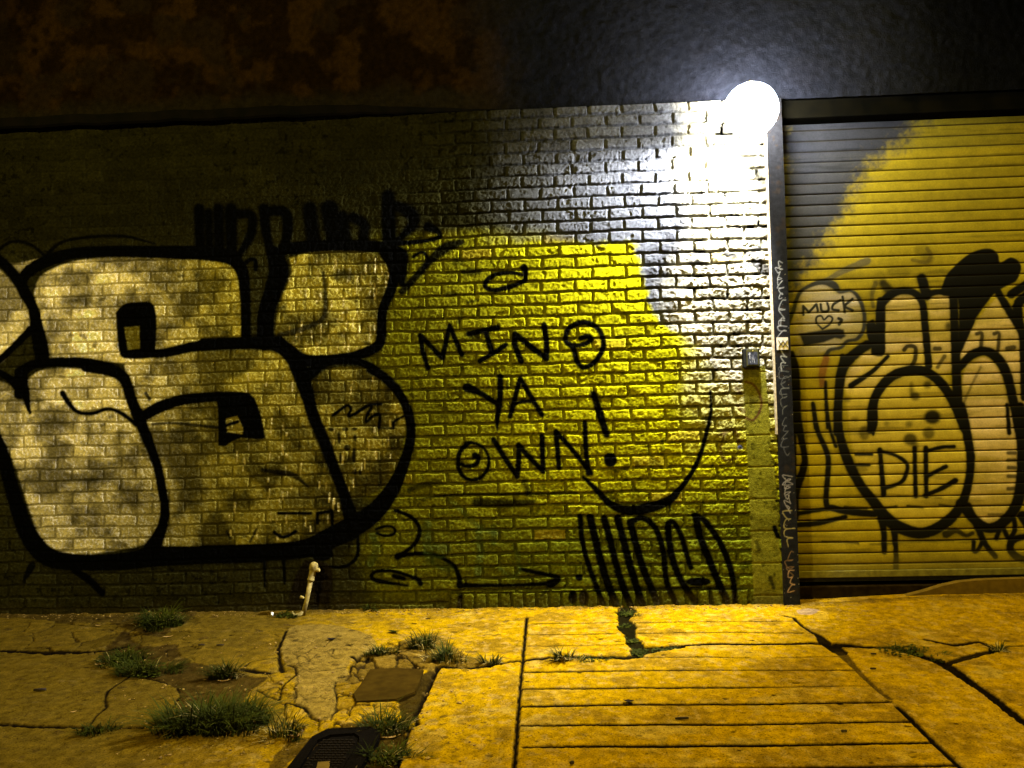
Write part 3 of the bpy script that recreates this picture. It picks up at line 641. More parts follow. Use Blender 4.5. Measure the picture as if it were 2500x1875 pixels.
Bm.line(oH, [(150, 800), (200, 700), (230, 600), (270, 530), (340, 490), (440, 460), (530, 485), (580, 540), (660, 530), (720, 570), (760, 650), (780, 750), (770, 850), (720, 920), (640, 940), (590, 990), (500, 1010), (465, 1060)], [50, 34, 30, 28, 32, 50, 60, 30, 26, 30, 32, 32, 32, 30, 26, 26, 30, 40], c=(.02, .02, .02))
for p in [[(285, 725), (283, 655), (330, 705), (390, 640), (402, 695)], [(425, 640), (432, 690), (470, 700), (490, 680), (478, 628)], [(585, 608), (530, 640), (520, 680), (570, 690)], [(602, 580), (622, 705)], [(682, 598), (622, 655), (684, 690)]]:
    Bm.line(oH, p, 22, c=(.012, .012, .010), sharp=len(p) > 4 and p[0][0] < 300, soft=.003, rough=.001)
Bm.line(oH, [(440, 842), (392, 790), (392, 745), (430, 735), (452, 765), (490, 735), (520, 755), (500, 800), (440, 842)], 17, c=(.012, .012, .012), soft=.003, rough=.001)
Bm.line(oH, [(570, 755), (595, 770), (575, 805)], 26, c=(.012, .012, .012), soft=.003)
Bm.area(oH, [(250, 880), (330, 865), (500, 840), (560, 835), (612, 845), (628, 900), (590, 925), (540, 915), (450, 950), (290, 980), (270, 930)], sm=False, c=(.008, .008, .010), soft=.008)
K_ = (.0015, .0015, .0014)
def L(o, p, wd, **k): Bm.line(o, p, wd, **k)
Bm.area(oH, [(790, 800), (850, 760), (880, 800), (880, 600), (945, 620), (950, 900), (940, 1050), (840, 1050), (830, 980), (800, 900)])
L(oH, [(900, 830), (905, 680), (960, 590), (1060, 535), (1180, 545), (1250, 630), (1270, 800), (1300, 1140)], [60, 62, 70, 66, 60, 60, 60, 60])
L(oH, [(930, 470), (990, 540)], [60, 80], a=.85, soft=.012); L(oH, [(1260, 570), (1380, 540), (1500, 560)], 50); L(oH, [(1245, 430), (1285, 570)], [80, 80])
L(oH, [(870, 470), (840, 560), (850, 660)], [40, 34, 28], c=(.05, .04, .012), a=.7)
Bm.area(oH, [(1400, 520), (1440, 410), (1500, 340), (1600, 250), (1700, 200), (1800, 190), (1860, 230), (1880, 300), (1960, 260), (2030, 290), (2050, 360), (2010, 450), (1960, 480), (1850, 540), (1780, 620), (1700, 730), (1600, 880), (1545, 960), (1535, 600), (1420, 570)])
L(oH, [(1500, 560), (1510, 800), (1520, 1100), (1535, 1450)], [70, 70, 75, 80])
L(oH, [(1650, 760), (1590, 900), (1520, 1060)], [60, 60, 50])
L(oH, [(1860, 540), (1980, 740), (2070, 880), (2130, 1000)], [60, 64, 60, 60]); L(oH, [(1970, 560), (2090, 480)], 70); L(oH, [(2100, 560), (2020, 660), (2060, 900)], [70, 80, 60])
L(oH, [(1550, 1150), (1650, 1050), (1760, 1020), (1860, 1080), (1930, 1200), (1980, 1400), (2040, 1700)], [60, 74, 78, 84, 80, 76, 76])
L(oH, [(1690, 880), (1730, 880), (1720, 1020)], 30, a=.85); L(oH, [(1830, 880), (1870, 880), (1860, 1020)], 30, a=.85)
L(oH, [(1940, 1000), (1990, 990)], 40, a=.8)
L(oH, [(2060, 900), (2070, 1400)], [50, 50])
L(oH, [(830, 1660), (840, 1480), (900, 1330), (1010, 1220), (1150, 1175), (1280, 1190), (1400, 1280), (1500, 1430), (1590, 1640)], [60, 70, 76, 80, 80, 80, 80, 80, 80])
L(oI, [(1560, -20), (1610, 200), (1640, 400), (1620, 600), (1560, 780), (1430, 920), (1250, 1000), (1080, 960), (960, 880), (850, 740), (740, 600), (640, 400), (580, 200), (560, 0)], [85, 75, 70, 70, 80, 90, 90, 100, 100, 85, 80, 85, 70, 66])
L(oI, [(850, -40), (855, 100), (850, 200)], [70, 66, 24])
L(oH, [(800, 970), (740, 1010), (640, 1100), (590, 1200), (570, 1400), (560, 1680)], [80, 80, 90, 80, 74, 66]); L(oH, [(600, 1060), (590, 1200)], [40, 60])
L(oH, [(670, 1300), (760, 1240), (860, 1170), (970, 1060)], [50, 44, 36, 30])
L(oH, [(1100, 1010), (1130, 980), (1190, 990), (1190, 1080), (1160, 1150)], 34, a=.9); L(oH, [(1350, 1000), (1390, 1000)], 34, a=.8); L(oH, [(1430, 1060), (1370, 1150)], 30, a=.7)
L(oI, [(1560, 760), (1680, 900), (1800, 960), (1930, 890), (2030, 720), (2060, 400), (2040, -20)], [80, 80, 84, 84, 90, 90, 80])
L(oI, [(1935, -40), (1952, 190)], [30, 36]); L(oI, [(920, 880), (938, 1000), (940, 1150)], [70, 50, 46]); L(oI, [(1020, 960), (1035, 1150), (1035, 1310)], [60, 40, 50])
L(oI, [(905, 325), (935, 685)], [38, 46]); L(oI, [(900, 335), (1030, 370), (1125, 445), (1100, 560), (1040, 605), (940, 635)], [32, 30, 34, 34, 32, 34])
L(oI, [(1185, 310), (1195, 700)], 38); L(oI, [(1275, 310), (1280, 700)], [40, 38]); L(oI, [(1290, 335), (1400, 305), (1505, 300)], 32); L(oI, [(1290, 540), (1380, 490), (1440, 460)], 34); L(oI, [(1270, 695), (1400, 640), (1515, 575)], [36, 38, 46])
L(oI, [(710, 363), (840, 363)], 24); L(oI, [(715, 447), (820, 447)], 26)
L(oI, [(365, -40), (400, 170), (470, 330), (488, 450), (470, 750), (530, 800), (700, 830), (860, 845)], [34, 40, 46, 46, 48, 56, 60, 56]); L(oI, [(470, -40), (500, 150), (548, 295)], [28, 28, 32])
L(oH, [(362, 1440), (385, 1640)], [28, 34]); L(oH, [(462, 1270), (480, 1640)], [30, 28]); L(oH, [(470, 1080), (440, 1180), (430, 1300)], [50, 60, 30], c=(.14, .05, .012), a=.8)
L(oI, [(230, 845), (400, 815), (520, 800)], [40, 34, 34]); L(oI, [(225, 935), (400, 920), (625, 868)], [46, 46, 36])
L(oH, [(190, 1040), (210, 1200), (225, 1640)], [50, 90, 90]); L(oI, [(215, -20), (290, 350), (285, 480), (225, 680), (225, 870)], [80, 50, 60, 60, 50]); L(oI, [(200, 0), (205, 500), (215, 900)], [60, 50, 40])
for o, x, y, rx, ry, a in [(oI, 1330, 60, 68, 60, .97), (oI, 1300, 190, 50, 50, .75), (oI, 1150, 240, 56, 50, .85), (oI, 780, 190, 44, 60, .7), (oI, 1140, 120, 30, 26, .6), (oI, 1190, 290, 30, 40, .6), (oH, 1190, 1385, 40, 34, .85), (oH, 1160, 1330, 18, 60, .7), (oH, 1290, 1290, 34, 30, .8), (oH, 1460, 820, 26, 34, .8), (oH, 640, 1410, 30, 22, .7), (oI, 700, 80, 30, 20, .5), (oI, 960, 110, 20, 20, .5), (oH, 1290, 270, 50, 50, .35), (oH, 1060, 380, 100, 50, .3), (oH, 1250, 200, 60, 60, .25), (oH, 720, 420, 130, 40, .25), (oH, 900, 430, 60, 60, .3), (oI, 760, 480, 50, 26, .5)]:
    Bm.dot(o, x, y, rx, ry, a, soft=.014)
L(oH, [(1290, 190), (1320, 240), (1280, 300), (1170, 280)], 30, a=.55, c=(.05, .035, .008)); L(oH, [(1720, 1150), (1640, 1310), (1580, 1450)], 20, a=.5)
L(oI, [(950, 795), (1040, 785)], 20, a=.85); L(oI, [(1130, 780), (1250, 792)], 20, a=.85); L(oI, [(1390, 770), (1480, 785)], 20, a=.7); L(oI, [(620, 790), (800, 800)], 24, a=.8)
L(oI, [(440, 1070), (700, 1078), (730, 1085)], 16, a=.8); L(oI, [(830, 1090), (1100, 1075), (1500, 1062)], 12, a=.5); L(oI, [(1050, 705), (1400, 715)], 12, a=.6); L(oI, [(1790, 850), (1900, 850)], 22, a=.6)
L(oI, [(1740, 1060), (1695, 1140), (1665, 1140), (1665, 1070)], 34); L(oI, [(1620, 780), (1700, 960), (1760, 1090), (1840, 1190)], [60, 56, 46, 40]); L(oI, [(1440, 1010), (1520, 980), (1600, 1020), (1655, 1000)], [60, 44, 30, 30], a=.85)
L(oI, [(2080, 1030), (1980, 1060), (1965, 1140), (2050, 1210), (2200, 1230)], [50, 60, 60, 60, 50]); L(oI, [(1900, 950), (1950, 1040), (2000, 970), (1990, 880)], 40); L(oI, [(1870, 980), (1850, 1040)], 40)
for y in (350, 410, 470, 540, 640): L(oI, [(1945, y), (2000, y)], [30, 30], a=.75)
# second half of the tag beyond the photograph edge
L(oI, [(2060, 860), (2140, 960), (2260, 960), (2350, 800), (2370, 300), (2300, -100)], [80, 84, 84, 80, 76, 60])
sl_ = _h(np.floor((V3 - zbot) / SLAT), V3 * 0, 19); H.mixcol(ss(.035 + .06 * sl_, .02 + .02 * sl_, np.minimum(ph, 1 - ph)), (.02, .014, .004), .85)
H.col *= (.88 + .2 * _h(np.floor((V3 - zbot) / SLAT), V3 * 0, 23))[..., None]
H.col *= (1 - .35 * ss(.60, .75, fbm(U3 * .35, V3 * 5, 6, 4, 361)))[..., None]
H.mixcol(ss(zbot + .16, zbot + .04, V3 + nl * .1), (.12, .10, .02), .5)
shutter = thing('roller_shutter', 'yellow steel roller shutter of horizontal slats covered in rounded black letters and the word DIE', 'shutter', (shx0, REC, zbot))
obj('slat_curtain', H.mesh('slat_curtain', lambda U, V, h: (U, REC - h, V)), M_shut, shutter)
bm = bmesh.new(); box(bm, shx0, 5.2, REC - .012, REC + .03, zbot - .012, zbot + .028, .004); obj('bottom_bar', bm, mat('bottom_bar_paint', (.17, .15, .03), (.1, .085, .02), 30, .6), shutter)
bm = bmesh.new(); box(bm, shx0, 5.2, REC - .005, REC + .012, zbot - .035, zbot - .013); obj('rubber_seal', bm, M_black, shutter)
bm = bmesh.new(); box(bm, shx0, 5.2, .03, REC + .05, ztop + .004, z_top + .0, .004); box(bm, shx0, 5.2, .034, REC + .05, z_top + .001, z_top + .002)
obj('hood', bm, mat('shutter_hood_paint', (.004, .0035, .002), (.002, .002, .0015), 10, .95, spec=.0), shutter)
# concrete sill under the shutter, the shade there put into its dark colour
bm = bmesh.new(); box(bm, shx0 - .05, 5.2, REC - .02, REC + .4, -.08, zbot - .060, .006)
for v in bm.verts: v.co.z += 0
tag(obj('door_sill', bm, M_dark), 'low concrete door sill under the roller shutter', 'sill')
bm = bmesh.new(); box(bm, XR, 5.3, REC + .45, REC + .5, -.1, z_top + .3); tag(obj('doorway_back', bm, M_dark), kind='structure')

bm = bmesh.new(); yr = .060  # added wedge: shadow edge on the sill put into its curved top
rp_ = [(W(px, py, yr)) for px, py in [(2215, 1455), (2262, 1443), (2300, 1431), (2345, 1421), (2400, 1416), (2520, 1412)]] + [(5.2, W(2520, 1412, yr)[1])]
lo = [bm.verts.new((x, yr, -.06)) for x, z in rp_]; hi = [bm.verts.new((x, yr, z)) for x, z in rp_]; hb = [bm.verts.new((x, REC - .022, z)) for x, z in rp_]
for k in range(len(rp_) - 1):
    bm.faces.new((lo[k], lo[k+1], hi[k+1], hi[k])); bm.faces.new((hi[k], hi[k+1], hb[k+1], hb[k]))
tag(obj('lit_sill_wedge', bm, M_sill), 'lit strip of the sill, shaped as a rising wedge at the right below the shutter', 'sill')
# ================================================================== WALL LAMP
lamp = thing('wall_lamp', 'glaring round white globe lamp mounted on the bricks beside the top of the black post', 'lamp', (LX, 0, LZ))
GRD = .150; GY = -.20  # oversized globe: the lamp's glare put into its size
bm = bmesh.new(); box(bm, LX - .06, LX + .06, -.04, -.008, LZ - .09, LZ + .03, .008); obj('back_plate', bm, M_lampmetal, lamp)
bm = bmesh.new(); tube(bm, [(LX, -.03, LZ - .03), (LX, -.05, LZ - .03), (LX, -.07, LZ - .03)], [.05, .05, .035], 18); obj('arm', bm, M_lampmetal, lamp)
bm = bmesh.new(); pr = [(math.cos(a) * GRD, max(math.sin(a) * GRD, .004)) for a in [k * math.pi / 16 for k in range(17)]]
tube(bm, [(LX, GY, LZ + a) for a, _ in pr], [r_ for _, r_ in pr], 32); obj('glass_globe', bm, M_glow, lamp)
bm = bmesh.new(); tube(bm, [(LX, GY, LZ + GRD - .006), (LX, GY, LZ + GRD + .004), (LX, GY, LZ + GRD + .012), (LX, GY, LZ + GRD + .02)], [.03, .03, .012, .004], 16); obj('finial', bm, M_lampmetal, lamp)
bm = bmesh.new(); tube(bm, [(LX, -.06, LZ - .03), (LX, -.075, LZ - .03)], [.045, .045], 18); obj('globe_holder', bm, M_lampmetal, lamp)

# ================================================================== BOX WITH LABEL on the rendered strip
bx0, bz1 = W(1813, 852, -.03); bx1, bz0 = W(1856, 897, -.03)
bt = thing('wall_box', 'small black electrical box with torn label, at the top of the rendered strip', 'box', (bx0, 0, bz0))
bm = bmesh.new(); box(bm, bx0, bx1, -.032, .0, bz0, bz1, .004); obj('housing', bm, M_box, bt)
bm = bmesh.new(); box(bm, bx0 + .020, bx1 - .008, -.0345, -.030, bz0 + .010, bz1 - .005, .001); fr = obj('cover', bm, mat('box_cover', (.05, .045, .012), (.03, .027, .008), 60, .7, spec=.02), bt)
bm = bmesh.new(); box(bm, bx0 + .026, bx1 - .014, -.0357, -.0346, bz0 + .018, bz1 - .020); lb = obj('label', bm, M_label, fr)
bm = bmesh.new()
lx = bx0 + .036; lz = bz1 - .028
f = bm.faces.new([bm.verts.new((lx + a, -.0363, lz + c)) for a, c in [(-.006, -.006), (-.001, .002), (.002, .006), (.007, .003), (.006, -.006), (.004, -.010), (.005, -.034), (.0, -.03), (.0, -.010)]])
for dx, a, c in [(.014, -.02, -.05), (.02, -.012, -.04), (.026, -.03, -.055), (.004, -.046, -.055)]:
    bm.faces.new([bm.verts.new(q) for q in [(lx + dx, -.0363, lz + a), (lx + dx + .0022, -.0363, lz + a - .001), (lx + dx + .0028, -.0363, lz + c), (lx + dx + .001, -.0363, lz + c)]])
obj('printing', bm, M_white, lb)
bm = bmesh.new(); tube(bm, [((bx0 + bx1) / 2 + .008, -.0344, bz1 - .012), ((bx0 + bx1) / 2 + .008, -.037, bz1 - .012)], .003, 10); obj('screw', bm, M_brass, fr)

# ================================================================== PAVEMENT
gx0, gy0 = G(-30, 1875)[0], G(1250, 1890)[1]
us = spaced(G(-20, 1490)[0] - .05, W(2520, 1440)[0] + .05, .0052, lo=-40, hi=40); vs = spaced(gy0 - .03, REC + .5, .0052, lo=-40)
P = Sheet(us, vs); PU, PV = P.U, P.V
det = ss(gy0 - .5, gy0, PV)
lo_ = fbm(PU, PV, 1.3, 4, 401) - .5; mid = fbm(PU, PV, 8, 4, 411); fi = fbm(PU, PV, 48, 3, 421)
P.h = lo_ * .008 + (mid - .5) * .004 + (fi - .5) * .0022
rise = ss(W(1945, 1480)[0], W(2330, 1480)[0], PU) * ss(-.75, -.03, PV); P.h += rise * .028
BASE = np.array((.22, .125, .001))
P.h += ss(-.045, -.005, PV + (mid - .5) * .06) * (PV < .01) * (fbm(PU, PV, 20, 3, 425)) * .016
P.col[:] = BASE
lil = ss(.55, .72, fbm(PU, PV, 11, 4, 431)) * (.35 + .65 * ss(.45, .6, fbm(PU, PV, 2.3, 3, 433))); P.mixcol(lil, (.23, .158, .028), .55)
P.mixcol(ss(.52, .35, fbm(PU, PV, 6, 4, 441)), (.13, .073, .004), .8)
P.mixcol(ss(.60, .72, fbm(PU, PV, 34, 3, 451)), (.22, .14, .03), .55)
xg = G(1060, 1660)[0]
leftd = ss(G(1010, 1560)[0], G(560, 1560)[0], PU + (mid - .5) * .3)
P.mixcol(leftd, (.060, .038, .004), .92)  # left pavement darker: dirt, plus light falloff put into the colour
class GArt:
    def line(s, o, pts, wd, depth=.006, dirt=.9, k=3.16, rough=.003, c=(.004, .0025, .001), soft=.0035, sharp=True, fr=1.0):
        dirt = min(1, dirt * 1.1)
        p = [(o[0] + x / k, o[1] + y / k) for x, y in pts]
        wl = list(wd) if isinstance(wd, (list, tuple)) else [wd] * len(p)
        q = [(x, y, g / k) for (x, y), g in zip(p, wl)]
        # subdivide and shake so that cracks wander
        out = []
        for i in range(len(q) - 1):
            n = max(1, int(math.hypot(q[i+1][0]-q[i][0], q[i+1][1]-q[i][1]) / 6))
            for j in range(n): out.append(tuple(q[i][a] + (q[i+1][a] - q[i][a]) * j / n for a in range(3)))
        out.append(q[-1]); m = []
        r = random.Random(int(abs(p[0][0] * 7 + p[0][1])))
        for (x, y, g) in out:
            X, Y = G(x, y); m.append((X + r.uniform(-1, 1) * rough * .7, Y + r.uniform(-1, 1) * rough))
        # a pixel is foreshortened on the ground: width measured along the view depth
        rad = []
        for (x, y, g) in out:
            sx_ = G(x + 1, y)[0] - G(x, y)[0]; sy_ = G(x, y)[1] - G(x, y + 1)[1]
            rad.append(max(g * .5 * (sx_ * .45 + sy_ * .55) * fr, .0022))
        M = P.stroke(m, rad, None, soft, rough * .8)
        P.h -= M * depth; P.mixcol(M, c, dirt)
        return M
    def area(s, o, pts, c, a=1, depth=0, k=3.16, soft=.006, rag=.0, lump=0.0):
        p = smooth([(o[0] + x / k, o[1] + y / k) for x, y in pts] + [(o[0] + pts[0][0] / k, o[1] + pts[0][1] / k)], 3)
        M = P.poly([G(*q) for q in p], None, soft + rag)
        if rag: M = ss(.35, .65, M + (fbm(PU, PV, 30, 3, 461) - .5) * .9 * (M > 0) * (M < 1))
        P.mixcol(M, c, a); P.h -= M * depth
        if lump: P.h += M * (fbm(PU, PV, 22, 4, 471) - .45) * lump
        return M
GA = GArt(); o0 = (0, 0); c4 = (0, 1400); c5 = (500, 1400); c6 = (1200, 1400); c7 = (1800, 1400)
DIRT = (.024, .014, .003)
# dirt and broken bits on the left
Mr = GA.area(c4, [(0, 330), (300, 320), (700, 330), (1000, 320), (1500, 290), (1450, 350), (1250, 480), (1000, 440), (850, 380), (600, 390), (200, 350), (0, 345)], (.028, .017, .003), .8, .0, rag=.02, lump=.02)
GA.area(c4, [(960, 420), (1100, 560), (1350, 540), (1400, 640), (1560, 700), (1700, 700), (1900, 780), (2050, 800), (1960, 880), (1880, 1000), (1950, 1180), (1700, 1220), (1300, 1190), (1400, 950), (1250, 830), (1000, 790), (850, 700), (760, 640)], DIRT, .85, .006, rag=.02, lump=.018)
GA.area(c5, [(1480, 990), (1700, 750), (1790, 740), (1640, 1090), (1560, 1180), (1480, 1500), (1200, 1500), (1280, 1200), (1500, 1130)], (.014, .009, .002), .95, .012, rag=.012, lump=.02)
GA.area(c5, [(1280, 560), (1450, 560), (1560, 500), (1800, 480), (2000, 620), (2200, 680), (2200, 720), (1900, 730), (1700, 740), (1300, 760), (1180, 840), (1090, 820), (1130, 680)], (.075, .045, .006), .85, .002, rag=.014, lump=.02)
GA.area(c5, [(480, 1500), (600, 1330), (700, 1270), (850, 1250), (1000, 1180), (1300, 1150), (1250, 1230), (900, 1260), (600, 1500)], (.032, .019, .003), .85, .003, rag=.012, lump=.016)
GA.area(c5, [(340, 1190), (420, 1100), (560, 1080), (700, 1180), (640, 1240), (400, 1230)], (.15, .095, .012), .5, -.002, rag=.01)
GA.area(c5, [(700, 400), (1000, 400), (1280, 480), (1300, 600), (1120, 680), (1090, 820), (1010, 830), (1020, 940), (1000, 1100), (880, 1130), (700, 1010), (690, 890), (700, 760), (620, 680), (580, 560), (620, 450)], (.120, .078, .014), .85, -.002, rag=.008)
# shattered pieces: every cell sits at its own height with an open crack round it
def shatter(poly_px, n, seed, wid=.006, lift=.009, dark=.9, tint=.25):
    r = random.Random(seed); q = [(500 + x / 3.16, 1400 + y / 3.16) for x, y in poly_px]
    M = P.poly([G(*p) for p in q], None, .012); xs = [G(*p)[0] for p in q]; ys = [G(*p)[1] for p in q]
    sl = P.box(min(xs), max(xs), min(ys), max(ys)); X = PU[sl] + (mid[sl] - .5) * .05; Y = PV[sl] + (fi[sl] - .5) * .03
    d1 = np.full(X.shape, 9.); d2 = np.full(X.shape, 9.); hh = np.zeros(X.shape)
    for k in range(n):
        sx_, sy_, hk = r.uniform(min(xs), max(xs)), r.uniform(min(ys), max(ys)), r.uniform(-1, 1)
        dd = np.hypot(X - sx_, Y - sy_); c = dd < d1
        d2 = np.where(c, d1, np.minimum(d2, dd)); hh = np.where(c, hk, hh); d1 = np.minimum(d1, dd)
    cr = ss(wid, wid * .3, d2 - d1) * M[sl]
    P.h[sl] += hh * lift * M[sl] * .5 - cr * .009
    P.col[sl] = P.col[sl] * (1 + hh * tint * M[sl])[..., None]
    P.col[sl] = P.col[sl] * (1 - cr * dark)[..., None] + np.array((.008, .005, .002)) * (cr * dark)[..., None]
shatter([(520, 420), (640, 420), (640, 640), (720, 760), (690, 1000), (880, 1140), (1000, 1190), (860, 1240), (560, 1180), (330, 1010), (400, 850), (560, 740)], 46, 3)
shatter([(1000, 830), (1110, 690), (1300, 560), (1560, 480), (1800, 520), (1800, 720), (1250, 770), (1180, 850), (1140, 1000), (1480, 1000), (1500, 1130), (1000, 1190)], 60, 4, .009, .014)
shatter([(700, 420), (1280, 480), (1120, 680), (1000, 830), (1000, 1180), (880, 1130), (690, 1000), (720, 760), (640, 640)], 14, 6, .0035, .003, .7, .08)
shatter([(-1400, 380), (-700, 300), (-60, 330), (60, 640), (-240, 700), (-600, 640), (-1400, 600)], 60, 5, .007, .010, .85)
# cracks, left half
for p, wd, dp, ro in [([(0, 600), (180, 596), (400, 610), (700, 605), (960, 560)], [26, 30, 44, 26, 30], .008, .010), ([(1000, 800), (880, 870), (830, 910), (810, 960), (825, 1030), (740, 1100), (700, 1160)], [8, 10, 16, 10, 14, 8, 12], .006, .003),
                  ([(-40, 1160), (300, 1178), (680, 1185), (1000, 1190), (1330, 1170)], [26, 30, 24, 20, 26], .008, .006), ([(960, 790), (1130, 805), (1320, 850)], [16, 14, 12], .005, .004), ([(1330, 1180), (1500, 1240), (1700, 1215), (1950, 1205)], [16, 20, 14, 14], .005, .006),
                  ([(1370, 880), (1395, 940), (1330, 1040)], 8, .004, .003)]:
    GA.line(c4, p, wd, dp, .9, rough=ro)
for p, wd in [([(630, 440), (600, 510), (570, 580), (580, 680), (605, 760)], [10, 12, 14, 14, 24]), ([(310, 715), (350, 680), (520, 650), (575, 652)], [8, 6, 6, 10]), ([(280, 735), (400, 755), (500, 765)], [30, 34, 30]), ([(640, 700), (700, 720), (705, 780), (600, 870), (590, 900), (570, 970)], [8, 10, 12, 8, 8, 12]),
              ([(430, 915), (530, 880), (610, 880)], 9), ([(400, 900), (480, 940), (570, 965)], 10), ([(570, 990), (680, 1010), (770, 1040), (830, 1110), (890, 1140)], [8, 20, 22, 10, 10]), ([(690, 1000), (710, 940), (690, 890), (700, 860)], 6),
              ([(1010, 830), (1000, 900), (1020, 940), (1140, 920)], [6, 8, 8, 14]), ([(1020, 940), (1010, 1040), (970, 1130)], [8, 6, 8]), ([(1010, 1130), (990, 1190)], 8), ([(880, 1140), (880, 1200)], 8), ([(1190, 680), (1130, 710), (1120, 780), (1090, 810)], [10, 10, 8, 10]), ([(440, 1050), (540, 1000), (570, 990)], 5),
              ([(1130, 640), (1230, 680), (1260, 640)], 16), ([(500, 1110), (560, 1150), (600, 1220)], 6), ([(1140, 1010), (1110, 1090), (1040, 1120)], 6), ([(850, 650), (980, 620), (1000, 580)], 5), ([(700, 720), (820, 760), (1000, 740), (1110, 720)], 5), ([(1140, 760), (1200, 800), (1240, 870)], 6), ([(1440, 600), (1560, 640), (1640, 720)], 9), ([(1500, 520), (1480, 700)], 7)]:
    GA.line(c5, p, wd, .006, .9, rough=.003)
# random hairline map cracks in the broken patch
rc = random.Random(8)
for k in range(34):
    x, y = rc.uniform(560, 1750), rc.uniform(560, 1180)
    if x > 1150 and y > 730: continue
    pts = [(x, y)]
    an = rc.uniform(0, 6.28)
    for j in range(rc.randint(2, 4)):
        an += rc.uniform(-.8, .8); x += math.cos(an) * 55; y += math.sin(an) * 38; pts.append((x, y))
    GA.line(c5, pts, 4, .003, .7, rough=.003)
# slab edges and score lines, right half
GA.line(c5, [(1800, 715), (1620, 1090), (1640, 1160), (1580, 1180), (1480, 1500), (1440, 1620)], [22, 24, 22, 18, 24, 30], .014, .97, rough=.003)
GA.line(o0, [(1070, 1626), (1150, 1630), (1240, 1616), (1340, 1604), (1440, 1604), (1530, 1606), (1560, 1598)], [8, 10, 7, 10, 12, 12, 10], .007, .9, k=1, rough=.006)
GA.line(o0, [(1286, 1508), (1277, 1600), (1270, 1680), (1262, 1790), (1254, 1900)], [7, 8, 9, 13, 16], .009, .93, k=1, rough=.003, fr=.55)
GA.line(o0, [(1915, 1503), (1938, 1508), (1958, 1528), (1978, 1540), (1998, 1550), (2014, 1566), (2050, 1590)], [5, 4, 4, 5, 8, 16, 20], .007, .9, k=1, rough=.003)
GA.line(o0, [(2050, 1590), (2090, 1632), (2130, 1672), (2172, 1706)], [14, 8, 7, 8], .006, .75, k=1, rough=.002, c=(.02, .012, .003))
GA.line(o0, [(2190, 1725), (2228, 1758), (2280, 1812), (2352, 1880)], [8, 10, 10, 11], .008, .92, k=1, rough=.002)
GA.line(o0, [(1985, 1569), (2050, 1572), (2110, 1578), (2180, 1580), (2250, 1600), (2305, 1620), (2400, 1685), (2470, 1738), (2520, 1775)], [10, 16, 11, 9, 14, 18, 14, 16, 16], .009, .93, k=1, rough=.005)
GA.line(o0, [(2260, 1562), (2330, 1575), (2390, 1566), (2430, 1582), (2460, 1590)], [7, 10, 6, 10, 8], .006, .88, k=1, rough=.004); GA.line(o0, [(2315, 1618), (2360, 1605), (2420, 1590), (2450, 1582)], [10, 12, 10, 10], .006, .88, k=1, rough=.004); GA.line(o0, [(2455, 1578), (2500, 1576)], 6, .004, .6, k=1)
for p, wd, di in [([(1300, 1523), (1480, 1520), (1700, 1518), (1940, 1516)], 3.4, .75), ([(1290, 1550), (1500, 1547)], 4, .7), ([(1560, 1546), (1800, 1544), (1960, 1545)], 3.8, .8), ([(1290, 1577), (1520, 1574)], 3.4, .6), ([(1625, 1580), (1680, 1575), (1730, 1572), (1830, 1573), (1935, 1571), (2030, 1569)], [6, 7, 9, 8, 8, 9], .92),
                  ([(1560, 1605), (1700, 1604), (1825, 1606)], 4, .75), ([(1895, 1605), (2050, 1602)], 3.4, .6), ([(1280, 1641), (1480, 1638), (1700, 1637)], [6, 6, 5], .85), ([(1700, 1637), (2085, 1635)], [5, 5], .75), ([(1275, 1682), (1550, 1679), (1870, 1677)], [7, 7, 6], .9), ([(1870, 1677), (2130, 1674)], [5, 4], .7),
                  ([(1273, 1725), (1500, 1720), (1900, 1717), (2172, 1714)], [9, 8, 8, 7], .94), ([(1275, 1771), (1600, 1768), (1900, 1766), (2232, 1760)], [7, 9, 8, 8], .94), ([(1280, 1823), (1600, 1820), (1900, 1818), (2275, 1812)], [7, 11, 10, 9], .94), ([(1510, 1876), (1900, 1873), (2330, 1868)], [8, 10, 10], .94)]:
    GA.line(o0, p, wd, .0055, di, k=1, rough=.0015, soft=.0028)
# grime along the foot of the wall, and a damp lilac stain by the post
ft = ss(-.07, .0, PV + (mid - .5) * .09) * (PV < .02); P.mixcol(ft, (.05, .03, .005), .6)
GA.area(c7, [(460, 280), (560, 270), (640, 290), (560, 320), (470, 310)], (.2, .14, .10), .6, 0, rag=.01); GA.area(c7, [(620, 290), (690, 300), (700, 360), (640, 365), (590, 330)], (.27, .165, .01), .8, 0, rag=.006)
GA.line(o0, [(1530, 1488), (1522, 1512), (1530, 1530), (1538, 1552), (1550, 1572), (1562, 1588), (1556, 1604)], [20, 12, 22, 12, 20, 18, 14], .010, .93, k=1, rough=.012, c=(.005, .004, .001))
GA.line(o0, [(1562, 1588), (1600, 1584), (1660, 1578)], [26, 18, 10], .008, .9, k=1, rough=.008, c=(.005, .004, .001))
for k in range(420):                             # grit flecks, stains
    x, y = rc.uniform(0, 1240), rc.uniform(1490, 1870)
    GA.line(o0, [(x, y), (x + rc.uniform(1, 14), y + rc.uniform(-3, 3))], rc.uniform(1.5, 7), -rc.uniform(-.002, .004), rc.uniform(.2, .7), k=1, rough=.004, c=rc.choice([(.05, .03, .006), (.03, .02, .005), (.10, .065, .012)]))
for k in range(120):                             # pits and small stains
    x, y = rc.uniform(0, 2500), rc.uniform(1500, 1872)
    GA.line(o0, [(x, y), (x + rc.uniform(1, 9), y)], rc.uniform(2, 6), .002, rc.uniform(.4, .85), k=1, rough=.001)
ground = tag(obj('pavement', P.mesh('pavement', lambda U, V, h: (U, V, SL * np.minimum(V, 0) + h)), M_ground), kind='structure')
